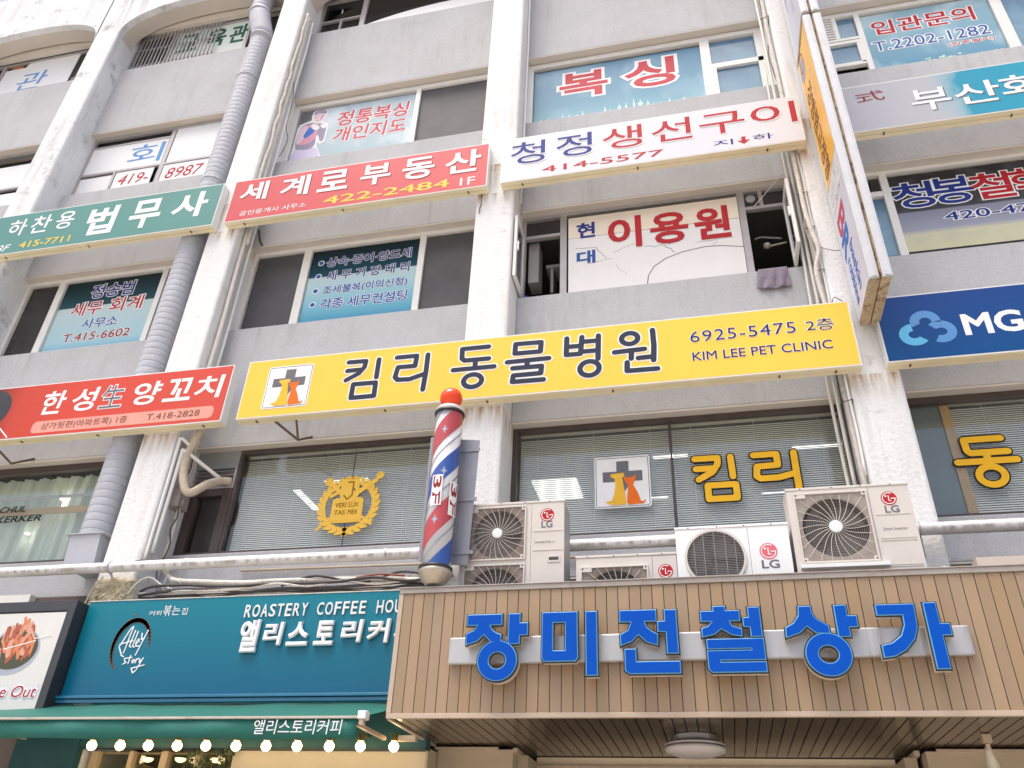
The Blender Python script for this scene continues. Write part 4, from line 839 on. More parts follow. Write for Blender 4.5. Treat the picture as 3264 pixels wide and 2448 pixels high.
strokes(mb, [[(-4.07, 5.65), (-4.16, 5.60)]], .022, FE, .004, .007, n=8); mb.build('ribbon', gold, t); mb = MB(); strokes(mb, [[(-3.82, 5.66), (-3.72, 5.70)]], .022, FE, .004, .007, n=8); mb.build('ribbon', gold, t)
# ================================================================== DUCT, PIPES, CABLES
t = thing('ventilation_duct', 'large ribbed grey duct climbing the left white pillar', 'duct', (-6.87, .19, 4.7))
def duct(p0, p1, r, step):
    p0, p1 = Vector(p0), Vector(p1); n = int((p1-p0).length/step); pts = []; rs = []
    for i in range(n+1):
        q = p0.lerp(p1, i/n); e = (p1-p0).normalized(); pts += [q-e*.008, q-e*.003, q, q+e*.003, q+e*.008, q+e*.02]; rs += [r, r*.992, r*.962, r*.992, r, r*1.002]
    return pts, rs
mb = MB(); P, R = duct((-6.88, .19, 5.03), (-6.88, .19, 14.55), .178, .098); mb.tube(P, R, 28); mb.build('ribbed_pipe', duct_m, t, smooth=True)
mb = MB(); mb.tube([(-6.88, .19, 14.5), (-6.90, .19, 14.75), (-7.06, .19, 15.25), (-7.10, .19, 15.45)], .192, 28); mb.tube([(-6.88, .19, 14.56), (-6.88, .19, 14.60)], .205, 28); mb.tube([(-7.09, .19, 15.36), (-7.10, .19, 15.42)], .205, 28); mb.build('elbow', duct_m, t, smooth=True)
mb = MB(); P, R = duct((-7.10, .19, 15.42), (-7.10, .19, 17.3), .178, .098); mb.tube(P, R, 28); mb.build('ribbed_pipe', duct_m, t, smooth=True)
mb = MB(); mb.tube([(-6.88, .19, 13.42), (-6.88, .19, 13.45)], .188, 28); mb.build('joint_band', duct_m, t, smooth=True); mb = MB(); mb.tube([(-6.88, .19, 10.9), (-6.88, .19, 10.93)], .188, 28); mb.build('joint_band', duct_m, t, smooth=True)
mb = MB(); mb.add([(-7.02, .0, 4.66), (-6.62, .0, 4.66), (-6.62, .40, 4.66), (-7.02, .40, 4.66), (-7.04, -.02, 5.03), (-6.64, -.02, 5.03), (-6.64, .36, 5.03), (-7.04, .36, 5.03)], [(0, 3, 2, 1), (4, 5, 6, 7), (0, 1, 5, 4), (1, 2, 6, 5), (2, 3, 7, 6), (3, 0, 4, 7)])
mb.build('hopper', duct_m, t, bev=.004)
mb = MB(); mb.box(-7.09, -6.58, -.04, .39, 5.032, 5.045); mb.build('hopper_flange', duct_m, t)
# main horizontal pipe
t = thing('water_pipe', 'long white horizontal pipe with peeling paint above the shop signs', 'pipe', (-4, -.12, 4.58))
mb = MB(); pts = [(-14 + i*1.0, -.12, 4.575+.002*math.sin(i)) for i in range(21)]; mb.tube(pts, .056, 20); mb.build('pipe_body', main_pipe, t, smooth=True)
for x in (-9.9, -5.35, -3.1, .2, 3.6): mb = MB(); mb.tube([(x-.02, -.12, 4.575), (x+.02, -.12, 4.575)], .061, 20); mb.build('coupling', main_pipe, t, smooth=True)
for x in (-6.28, 1.9):
    mb = MB(); mb.tube([(x+.0, -.12+.062*math.cos(a), 4.575+.062*math.sin(a)) for a in [k*.52 for k in range(13)]], .008, 6); mb.tube([(x, -.10, 4.52), (x+.02, -.02, 4.44), (x+.02, .0, 4.36)], .012, 6); mb.build('strap', duct_m, t, smooth=True)
mb = MB(); mb.tube([(-5.0, .36, 4.66), (-3.0, .36, 4.645), (-1.2, .36, 4.64)], .014, 8); mb.build('thin_pipe', mat('yellowed thin pipe', (.62, .50, .36), .5, .05, 4), None, org=(-4, .36, 4.65), smooth=True, label='thin yellowed pipe running under the long white pipe', cat='pipe')
def cab(name, label, pts, r, M_, cat='cable', sub=6, n=8, smooth=True):
    P = curve_pts(pts, sub); mb = MB(); mb.tube(P, r, n); return mb.build(name, M_, None, org=tuple(pts[0]), label=label, cat=cat, smooth=smooth)
def straight(x, y, z0, z1, n, amp): return [(x+random.uniform(-amp, amp), y+random.uniform(-amp, amp), z0+(z1-z0)*i/n) for i in range(n+1)]
# right pillar bundle (its left flank)
cab('conduit', 'outermost ivory conduit left of the right pillar', straight(1.52, .20, 5.05, 14.9, 10, .010), .020, pvc, 'conduit', 3)
cab('conduit', 'thick wrapped refrigerant pipe hugging the right pillar', straight(1.58, .10, 5.05, 14.9, 16, .016), .030, tape, 'conduit', 4)
cab('conduit', 'second ivory conduit beside the right pillar', straight(1.47, .28, 5.0, 11.6, 8, .012), .018, pvc, 'conduit', 3)
cab('conduit', 'thin white conduit nearest the right pillar face', straight(1.60, .035, 5.2, 9.6, 10, .008), .014, pvc_white, 'conduit', 3)
cab('cable', 'black cable tangled among the conduits of the right pillar', straight(1.55, .12, 5.1, 14.9, 22, .03), .008, cable_m)
cab('cable', 'slack grey cable hanging down the right pillar', straight(1.545, .05, 6.2, 9.6, 12, .03), .009, mat('grey cable', (.40, .38, .35), .5, .1, 8))
cab('conduit', 'taped pipe loop on the right pillar above the yellow sign', [(1.56, .02, 7.2), (1.53, .0, 7.7), (1.60, -.02, 8.0), (1.57, -.01, 8.3), (1.545, .0, 8.7), (1.55, .02, 9.6)], .027, tape, 'conduit')
cab('cable', 'thin wires trailing across the right pillar to the projecting sign', [(1.58, .0, 8.10), (1.66, -.03, 8.0), (1.80, -.06, 7.92), (1.86, -.1, 7.93)], .004, cable_m, sub=5, n=5)
cab('cable', 'loose curled wire end just above the yellow sign', [(1.60, -.02, 7.18), (1.64, -.05, 7.28), (1.70, -.04, 7.25), (1.76, -.03, 7.20)], .005, cable_m, sub=5, n=5)
for z in (7.7, 8.35, 8.9, 12.4, 6.0):
    mb = MB(); mb.tube([(1.50, .0, z), (1.61, -.03, z+.01), (1.618, .2, z)], .006, 5); mb.build('cable_tie', cable_m, None, org=(1.5, 0, z), label='dark tie around the conduits of the right pillar at %s' % {7.7: 'the towel', 8.35: 'the open sash', 8.9: 'the barber board top', 12.4: 'the boxing window', 6.0: 'the yellow letters'}[z], cat='cable tie')
# left pillar bundle
cab('conduit', 'wide white plastic duct beside the second white pillar', straight(-5.995, .16, 7.15, 14.9, 9, .008), .030, pvc, 'conduit', 3)
cab('conduit', 'slim white conduit beside the second white pillar', straight(-5.965, .27, 7.15, 14.9, 9, .010), .018, pvc_white, 'conduit', 3)
cab('conduit', 'wrapped pipe beside the boxing poster window', straight(-5.99, .08, 10.5, 14.9, 18, .014), .025, tape, 'conduit', 4)
cab('cable', 'looping black cable beside the boxing poster', [(-5.98, .2, 13.2), (-5.93, .25, 12.7), (-5.96, .3, 12.2), (-5.90, .35, 11.9), (-5.95, .33, 11.5)], .006, cable_m, n=5)
cab('cable', 'black cables dropping behind the faded red sign', [(-5.93, .30, 9.9), (-5.90, .36, 9.72), (-5.86, .42, 9.66), (-5.80, .48, 9.64)], .014, cable_m)
cab('hose', 'corrugated drain hose behind the faded red sign', [(-5.93, .15, 10.0), (-5.945, .15, 9.7), (-5.96, .18, 9.5)], .024, tape, 'hose')
# centre pillar
cab('conduit', 'white conduit on the right flank of the centre pillar', straight(-1.965, .30, 9.7, 14.9, 6, .006), .016, pvc_white, 'conduit', 3)
mb = MB(); mb.tube(straight(-2.44, -.008, 9.3, 9.66, 4, .01)+straight(-2.43, -.008, 9.66, 10.4, 4, .008), .006, 5); mb.build('cable', cable_m, None, org=(-2.44, 0, 9.3), label='thin black cable on the face of the centre pillar', cat='cable')
# AC hose J shape, with corrugations
P = curve_pts([(-5.83, .14, 6.5), (-5.835, .13, 6.385), (-5.88, .12, 6.191), (-5.915, .12, 6.001), (-5.875, .11, 5.762), (-5.80, .11, 5.59), (-5.723, .12, 5.545), (-5.655, .16, 5.61), (-5.62, .26, 5.72), (-5.585, .42, 5.83), (-5.52, .52, 5.87)], 14)
mb = MB(); mb.tube(P, [.047+(.004 if i % 2 else 0) for i in range(len(P))], 14); mb.build('drain_hose', mat('aged corrugated hose', (.58, .49, .38), .6, .1, 6, bump=.3), None, org=(-5.8, .1, 5.6), smooth=False, label='thick tan corrugated hose curling in a J beside the louvre', cat='hose')
cab('drain_pipe', 'outer white plastic drain pipe with an elbow beside the pillar', [(-5.86, .12, 6.13), (-5.93, .05, 6.20), (-5.985, .02, 6.235), (-5.995, .02, 6.15), (-6.0, .03, 5.6), (-6.005, .03, 4.66)], .020, pvc_white, 'pipe', 5, 10)
cab('drain_pipe', 'inner white plastic drain pipe reaching into the louvre', [(-5.56, .5, 5.84), (-5.75, .25, 5.97), (-5.93, .08, 6.09), (-5.955, .07, 6.03), (-5.965, .08, 5.6), (-5.975, .08, 4.8)], .024, pvc_white, 'pipe', 5, 10)
cab('conduit', 'ragged wrapped conduit behind the white drain pipes', straight(-5.93, .26, 4.8, 6.4, 9, .018), .022, tape, 'conduit', 4)
cab('cable', 'black cable behind the white drain pipes', straight(-5.90, .20, 4.5, 6.4, 12, .025), .008, cable_m)
mb = MB(); mb.box(-6.035, -5.90, .18, .38, 5.42, 5.66); mb.build('junction_box', mat('grey junction box', (.34, .31, .29), .6, .1, 8, grime=(.5, (.15, .13, .12), 9, .55)), None, org=(-5.97, .28, 5.42), bev=.01, label='dirty grey junction box beneath the corrugated hose', cat='box')
# bundle above the coffee sign
cab('refrigerant_pipe', 'thick wrapped white pipe sagging above the coffee sign', [(-5.75, .0, 4.62), (-5.55, -.06, 4.46), (-5.40, -.14, 4.385), (-5.08, -.15, 4.354), (-4.55, -.15, 4.322), (-4.24, -.15, 4.331), (-3.43, -.15, 4.318), (-2.82, -.15, 4.29), (-2.45, -.2, 4.24)], .028, tape, 'pipe', 6, 10)
cab('refrigerant_pipe', 'second wrapped pipe just behind the sagging white pipe', [(-5.0, .1, 4.42), (-4.4, .0, 4.39), (-3.6, -.02, 4.385), (-2.9, -.02, 4.37), (-2.4, -.04, 4.36)], .024, tape, 'pipe', 6, 10)
bw_ = [('lowest', .0), ('second', .022), ('third', .045), ('topmost', .07)]
for i, (nm, dz) in enumerate(bw_):
    pts = [(-5.9, -.02, 4.26+dz)]+[(-5.6+k*.35, -.16-.02*i+random.uniform(-.02, .02), 4.215+dz+random.uniform(-.03, .03)) for k in range(10)]
    cab('cable', ('black' if i != 2 else 'pale wrapped')+' cable in the tangle above the coffee sign, %s strand' % nm, pts, .011+.004*(i % 2), cable_m if i != 2 else tape, sub=5, n=6)
cab('cable', 'black cable twisted over the wrapped pipe left of the barber pole', [(-4.2, -.1, 4.30), (-3.8, -.18, 4.36), (-3.3, -.16, 4.28), (-2.9, -.14, 4.38), (-2.5, -.16, 4.30)], .012, cable_m)
cab('cable', 'short red brown cable in the tangle left of the barber pole', [(-3.35, -.19, 4.32), (-3.1, -.19, 4.345), (-2.85, -.19, 4.32)], .010, mat('red brown cable', (.30, .07, .04), .5, .1, 8))
cab('cable', 'white cable curving down from the pipe strap', [(-6.05, -.02, 4.30), (-5.93, -.06, 4.42), (-5.78, -.08, 4.46), (-5.6, -.1, 4.36), (-5.4, -.18, 4.28)], .010, pvc_white)
cab('cable', 'looped grey wire hanging above the coffee sign logo', [(-5.52, -.16, 4.42), (-5.50, -.2, 4.28), (-5.38, -.2, 4.24), (-5.30, -.2, 4.32), (-5.38, -.2, 4.36), (-5.40, -.2, 4.25), (-5.1, -.2, 4.22)], .006, mat('grey cable', (.4, .38, .35)), n=5)
cab('cable', 'old cables hanging over the foot of the left pillar', [(-6.42, -.02, 4.52), (-6.50, -.03, 4.38), (-6.53, -.04, 4.2)], .009, tape)
cab('cable', 'dark wire draped over the long white pipe', [(-6.15, -.10, 4.60), (-5.95, -.08, 4.66), (-5.8, .0, 4.64), (-5.7, .05, 4.58)], .010, cable_m)
mb = MB(); V = []; F = []; nx, nz = 22, 18
for jj in range(nz+1):
    for ii in range(nx+1):
        u, v = ii/nx, jj/nz; edge = min(1, 6*min(u, 1-u, v, 1-v)+.0)
        V.append((-6.53+.54*u+random.uniform(-.008, .008), .003-edge*(.02+.05*abs(math.sin(u*7+v*5))*random.uniform(.4, 1)+.018*random.random()), 4.12+.40*v*(1-.25*abs(u-.45))+random.uniform(-.008, .008)))
for jj in range(nz):
    for ii in range(nx): q = jj*(nx+1)+ii; F.append((q, q+1, q+nx+2, q+nx+1))
mb.add(V, F)
mb.build('foam_filler', mat('yellowed foam filler', (.55, .48, .33), .9, .25, 6, bump=.8, bscale=16, grime=(.8, (.20, .16, .12), 9, .52)), None, org=(-6.3, 0, 4.13), label='yellowed crumbling filler on the left pillar under the long pipe', cat='filler')
mb = MB(); mb.box(-5.0, -2.7, -.29, -.05, 4.10, 4.135); mb.build('sign_top_ledge', tape, None, org=(-4, -.2, 4.1), label='grimy ledge on top of the coffee sign', cat='ledge')

# ================================================================== ENTRANCE CANOPY
t = thing('entrance_canopy', 'tan planked entrance canopy carrying the blue channel letters', 'canopy', (1, -.5, 2.85))
X0, X1 = -2.55, 5.2
mb = MB(); mb.box(X0+.02, X1-.02, -.965, .245, 2.875, 3.33); mb.box(X0+.02, X1-.02, -.965, -.94, 3.33, 3.86); mb.box(X0+.02, X0+.04, -.94, .25, 3.33, 3.86); mb.build('body', blackish, t)
pw = .0915; k = 0; x = X0+.04
PM = {}
TN = [0, 1, 0, 2, 1, 0, 3, 0, 2, 1, 0]
PT = [plank_m, plank_m2, mat('tan metal plank faded', (.35, .25, .162), .5, .06, .8, grime=(.3, (.24, .17, .11), 4, .58)), mat('tan metal plank warm', (.355, .24, .135), .42, .06, .8)]
def shared_box(key, wx, y0, y1, z0, z1, M_):
    if key in PM: return PM[key]
    mb = MB(); mb.box(0, wx, y0, y1, z0, z1); me = bpy.data.meshes.new(key); me.from_pydata(mb.v, [], mb.f); me.materials.append(M_); PM[key] = me; return me
while x < X1-.05:
    me = shared_box('plank_%d' % TN[k % 11], pw-.006, 0, .03, 0, .965, PT[TN[k % 11]])
    o = bpy.data.objects.new('plank', me); COL.objects.link(o); o.parent = t; o.location = Vector((x, -1.0+random.uniform(0, .0025), 2.885))-ORG[t.name]
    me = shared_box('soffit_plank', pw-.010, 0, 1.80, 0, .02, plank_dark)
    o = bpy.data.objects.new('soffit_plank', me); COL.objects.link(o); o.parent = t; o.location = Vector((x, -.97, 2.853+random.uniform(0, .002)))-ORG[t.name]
    x += pw; k += 1
mb = MB(); x = X0+.04
mb.box(X0, X1, -1.008, -.972, 2.845, 2.883); mb.build('bottom_trim', plank_trim, t, bev=.003)
mb = MB(); mb.box(X0, X1, -1.012, -.93, 3.853, 3.895); mb.box(X0-.01, X1, -1.02, -.96, 3.895, 3.905); mb.build('top_trim', grey_trim, t, bev=.003)
mb = MB(); mb.box(X0-.005, X0+.036, -1.006, -.97, 2.884, 3.852); mb.build('corner_trim', plank_trim, t, bev=.003)
mb = MB(); mb.box(X0-.004, X0+.018, -.965, .24, 2.86, 3.85); mb.build('side_panel', plank_m, t)
mb = MB(); mb.box(X0+.0, X0+.03, -.968, .26, 2.838, 2.852); mb.build('soffit_trim', plank_trim, t)
# channel letters
t = thing('channel_letter_sign', 'blue cut-out Korean letters on a silver rail across the tan canopy', 'sign', (-.1, -1.06, 3.1))
mb = MB(); mb.box(-2.055, 1.83, -1.058, -1.002, 3.243, 3.455); mb.build('raceway', mat('silver rail', (.50, .50, .51), .35, .05, 4, metal=.3, streak=(.8, (.16, .13, .11), 14), grime=(.2, (.3, .28, .26), 5, .6)), t, bev=.012)
LET = {
'장': [[[(-1.884, 3.603), (-1.601, 3.603), (-1.601, 3.522), (-1.699, 3.522), (-1.677, 3.48), (-1.644, 3.455), (-1.603, 3.44), (-1.603, 3.378), (-1.685, 3.388), (-1.743, 3.448), (-1.793, 3.398), (-1.882, 3.369), (-1.889, 3.449), (-1.824, 3.477), (-1.793, 3.522), (-1.884, 3.522)]], [[(-1.54, 3.603), (-1.452, 3.603), (-1.452, 3.528), (-1.389, 3.528), (-1.389, 3.436), (-1.452, 3.436), (-1.452, 3.369), (-1.54, 3.369)]]],
'미': [[[(-1.268, 3.604), (-.993, 3.604), (-.989, 3.253), (-1.007, 3.228), (-1.253, 3.228), (-1.268, 3.252)], [(-1.185, 3.528), (-1.185, 3.304), (-1.083, 3.304), (-1.083, 3.528)]], [[(-.922, 3.602), (-.838, 3.602), (-.838, 3.12), (-.922, 3.12)]]],
'전': [[[(-.656, 3.601), (-.379, 3.601), (-.379, 3.516), (-.472, 3.516), (-.456, 3.469), (-.417, 3.436), (-.374, 3.414), (-.379, 3.335), (-.456, 3.358), (-.518, 3.418), (-.572, 3.366), (-.653, 3.337), (-.655, 3.415), (-.593, 3.449), (-.567, 3.516), (-.656, 3.516)]], [[(-.312, 3.597), (-.226, 3.597), (-.226, 3.271), (-.306, 3.271), (-.306, 3.433), (-.368, 3.437), (-.368, 3.508), (-.312, 3.512)]], [[(-.625, 3.304), (-.544, 3.304), (-.544, 3.209), (-.219, 3.209), (-.219, 3.126), (-.596, 3.126), (-.625, 3.15)]]],
'철': [[[(.055, 3.612), (.142, 3.612), (.142, 3.576), (.242, 3.576), (.242, 3.503), (.162, 3.503), (.183, 3.46), (.248, 3.439), (.247, 3.387), (.176, 3.398), (.103, 3.446), (.048, 3.404), (-.04, 3.386), (-.04, 3.446), (.008, 3.462), (.045, 3.503), (-.040, 3.503), (-.040, 3.576), (.055, 3.576)]], [[(.31, 3.597), (.392, 3.597), (.392, 3.382), (.314, 3.382), (.314, 3.452), (.268, 3.458), (.268, 3.519), (.31, 3.522)]], [[(-.011, 3.364), (.396, 3.364), (.396, 3.214), (.074, 3.214), (.074, 3.195), (.396, 3.195), (.396, 3.127), (.012, 3.127), (-.013, 3.151), (-.013, 3.28), (.307, 3.28), (.307, 3.297), (-.011, 3.297)]]],
'상': [[[(.675, 3.592), (.759, 3.592), (.762, 3.545), (.783, 3.499), (.866, 3.445), (.868, 3.392), (.777, 3.396), (.716, 3.449), (.66, 3.4), (.564, 3.368), (.565, 3.436), (.627, 3.469), (.668, 3.525)]], [[(.926, 3.592), (1.007, 3.592), (1.007, 3.513), (1.069, 3.513), (1.069, 3.435), (1.007, 3.435), (1.007, 3.366), (.926, 3.366)]]],
'가': [[[(1.214, 3.586), (1.474, 3.586), (1.465, 3.423), (1.431, 3.337), (1.36, 3.263), (1.28, 3.221), (1.207, 3.212), (1.207, 3.293), (1.277, 3.308), (1.349, 3.36), (1.385, 3.437), (1.387, 3.513), (1.214, 3.513)]], [[(1.540, 3.591), (1.62, 3.591), (1.62, 3.439), (1.681, 3.439), (1.681, 3.361), (1.62, 3.361), (1.62, 3.129), (1.537, 3.129)]]]}
LR = {'장': (-1.624, 3.240, .114, .110, .041), '상': (.836, 3.240, .114, .108, .041)}
L_cream = mat('letter return cream', (.62, .55, .48), .45, .05, 4); L_blue = mat('blue acrylic', (.0, .075, .46), .4, .03, 1, spec=.15); L_cy = mat('letter edge light blue', (.12, .42, .72), .4, .03, 3)
FL = front(-1.0)
for ch, parts in LET.items():
    mb = MB()
    for i, conts in enumerate(parts):
        e = .0007*i
        outline(conts, .010, FL, .058, .135+e, mb, 0); outline(conts, .014, FL, .128, .150+e, mb, 1); outline(conts, .0045, FL, .142, .154+e, mb, 2); outline(conts, 0, FL, .150, .159+e, mb, 3, offset=-.003)
    if ch in LR:
        cx, cz, rx, rz, wd = LR[ch]; ring(mb, cx, cz, rx, rz, wd+.010, FL, .058, .136, 0, 40); ring(mb, cx, cz, rx, rz, wd+.014, FL, .128, .1522, 1, 40); ring(mb, cx, cz, rx, rz, wd+.005, FL, .142, .1566, 2, 40); ring(mb, cx, cz, rx, rz, wd-.002, FL, .150, .1612, 3, 40)
    mb.build('letter', [L_cream, blackish, L_cy, L_blue], t)
# soffit lamp, lamp hook, odd things on the canopy
t = thing('ceiling_lamp', 'large round unlit pale lamp under the canopy', 'lamp', (-.19, -.1, 2.84))
mb = MB(); mb.lathe((-.18, -.22, 2.735), [(.05, -.045), (.16, -.035), (.235, -.008), (.245, .018), (.21, .035)], 40); mb.build('diffuser', mat('pale lamp diffuser', (.60, .55, .54), .3, .05, 3), t, smooth=True)
mb = MB(); mb.lathe((-.18, -.22, 2.771), [(.235, 0), (.24, .012), (.20, .035)], 40); mb.build('rim', grey_alu, t)
mb = MB(); mb.lathe((-.18, -.22, 2.808), [(.16, 0), (.17, .042)], 40, cap=False); mb.build('reflection_collar', mat('dark lamp reflection', (.25, .24, .24), .35, .1, 3, metal=.5), t)  # ring added as the dark reflection above the lamp
t = thing('spot_lamp', 'small cream spot lamp on a bracket under the right end of the canopy', 'lamp', (1.98, -.3, 2.84))
mb = MB(); mb.box(1.93, 1.99, -.34, -.28, 2.79, 2.846); mb.tube([(1.96, -.31, 2.79), (1.965, -.28, 2.755)], .016, 10); mb.build('bracket', plank_trim, t)
mb = MB(); mb.tube([(1.965, -.27, 2.765), (1.985, -.20, 2.70), (2.0, -.16, 2.655)], [.022, .036, .05], 16); mb.build('lamp_head', mat('cream lamp', (.66, .60, .48), .3, .05, 4), t, smooth=True)
mb = MB(); mb.box(2.04, 3.6, -.93, -.80, 3.912, 4.0); mb.build('cable_cover', mat('tan sheet cover', (.56, .48, .42), .5, .05, 2), None, org=(2.5, -.9, 3.92), label='tan metal cover lying on the right end of the canopy', cat='cover')
mb = MB(); mb.lathe((1.83, -.82, 3.935), [(.01, -.03), (.035, -.02), (.045, .0), (.03, .03), (.01, .04)], 16); mb.build('old_bulb', ac_white, None, org=(1.83, -.82, 3.92), smooth=True, label='white bulb lying beside the tan cover on the canopy', cat='bulb')
cab('cable', 'loose wire behind the white bulb on the canopy', [(1.75, -.8, 3.91), (1.85, -.78, 3.95), (1.95, -.8, 3.98), (2.03, -.82, 3.95)], .006, cable_m, n=5)
for nm, pts in (('upper', [(1.60, -.02, 4.6), (2.2, .3, 4.35), (2.6, .38, 4.30)]), ):
    cab('cable', 'thin black wire sagging from the right pillar foot', pts, .006, cable_m, n=5)

# ================================================================== AIR CONDITIONERS
def lg_logo(t, cx, cz, r, fr, red):
    mb = MB(); disc(mb, cx, cz, r, r, fr, .0004, .002, 0, 32); ring(mb, cx, cz, r*.80, r*.80, r*.055, fr, .002, .0032, 1, 30, 60, 358)
    strokes(mb, [[(cx+r*.80, cz-r*.03), (cx+r*.28, cz-r*.03)], [(cx-r*.02, cz+r*.38), (cx-r*.02, cz-r*.36), (cx+r*.22, cz-r*.36)]], r*.055, fr, .002, .0033, 1, 8); disc(mb, cx-r*.36, cz+r*.33, r*.13, r*.13, fr, .002, .0033, 1, 12)
    mb.build('logo', [red, I_white], t)
def fan(t, cx, cz, r, yf, style, hx0, hx1, hz0, hz1, body):
    """round opening with fan behind and a guard in front"""
    mb = MB(); mb.lathe((cx, yf+.10, cz), [(.02, 0), (r*1.0, 0)], 36, 0, 'y', cap=False); mb.lathe((cx, yf, cz), [(r*1.01, .012), (r*1.0, .11)], 36, 0, 'y', cap=False); mb.build('fan_recess', ac_dark, t)
    for k in range(3):
        mb = MB(); a0 = 2*math.pi*k/3+.3; V = []; n = 8
        for i in range(n+1):
            a = a0+1.6*i/n; rr = r*(.93-.10*(i/n)**2)
            for q in (.16, .55, 1.): V.append((cx+rr*q*math.cos(a-.25*q), yf+.05+.045*i/n, cz+rr*q*math.sin(a-.25*q)))
        F = [(3*i+j, 3*i+j+1, 3*i+j+4, 3*i+j+3) for i in range(n) for j in range(2)]; mb.add(V, F); mb.build('fan_blade', ac_blade, t)
    mb = MB(); fr = front(yf)
    if style == 'spiral':
        nr = 15
        for i in range(nr):
            rr = r*(.26+.74*i/(nr-1))
            mb.tube([(cx+rr*math.cos(2*math.pi*k/40), yf-.010, cz+rr*math.sin(2*math.pi*k/40)) for k in range(40)], .0016, 3, 1, closed=True)
        ns = 24
        for i in range(ns):
            a = 2*math.pi*i/ns; pts = []
            for q in range(5):
                s = q/4; R_ = r*(.22+.80*s)*(1+.0*s); aa = a+.28*s
                if s == 1:
                    c, s2 = math.cos(aa), math.sin(aa); lim = min((hx1-hx0)/2-.012, (hz1-hz0)/2-.012)/max(abs(c), abs(s2)); R_ = min(lim, r*1.35)
                pts.append((cx+R_*math.cos(aa), yf-.014, cz+R_*math.sin(aa)))
            mb.tube(pts, .0027, 4)
        hx, hz = (hx0+hx1)/2, (hz0+hz1)/2
        for i in range(7):
            rr = r*(1.05+.055*i); run = []
            for k in range(97):
                x, z = cx+rr*math.cos(2*math.pi*k/96), cz+rr*math.sin(2*math.pi*k/96)
                if hx0+.012 < x < hx1-.012 and hz0+.012 < z < hz1-.012: run.append((x, yf-.010, z))
                else:
                    if len(run) > 2: mb.tube(run, .0016, 3, 1)
                    run = []
            if len(run) > 2: mb.tube(run, .0016, 3, 1)
        hub = .21
    else:
        for i in range(32):
            z = cz-r+2*r*(i+.5)/32; h = math.sqrt(max(0, r*r-(z-cz)**2)); mb.tube([(cx-h, yf-.010, z), (cx+h, yf-.010, z)], .0026, 4)
        for q in (-.72, -.38, 0, .38, .72): h = r*math.sqrt(1-q*q); mb.tube([(cx+q*r, yf-.014, cz-h), (cx+q*r, yf-.014, cz+h)], .003, 4)
        hub = 0
    mb.build('guard', [body if style == 'spiral' else grey_alu, grey_trim], t, kind='stuff')
    if hub: mb = MB(); mb.lathe((cx, yf-.028, cz), [(r*hub*.6, 0), (r*hub*.95, .003), (r*hub, .012), (r*hub, .02)], 28, 0, 'y'); mb.build('hub_cap', ac_white, t, smooth=False)
def face_with_holes(x0, x1, z0, z1, y, holes, th=.01, n=36):
    """front sheet with round openings, as a filled curve"""
    mb = MB(); fr = front(y); conts = [[(x0, z0), (x1, z0), (x1, z1), (x0, z1)]]+[[(cx+r*math.cos(2*math.pi*k/n), cz+r*math.sin(2*math.pi*k/n)) for k in range(n)] for cx, cz, r in holes]
    outline(conts, 0, fr, -th, 0, mb); return mb
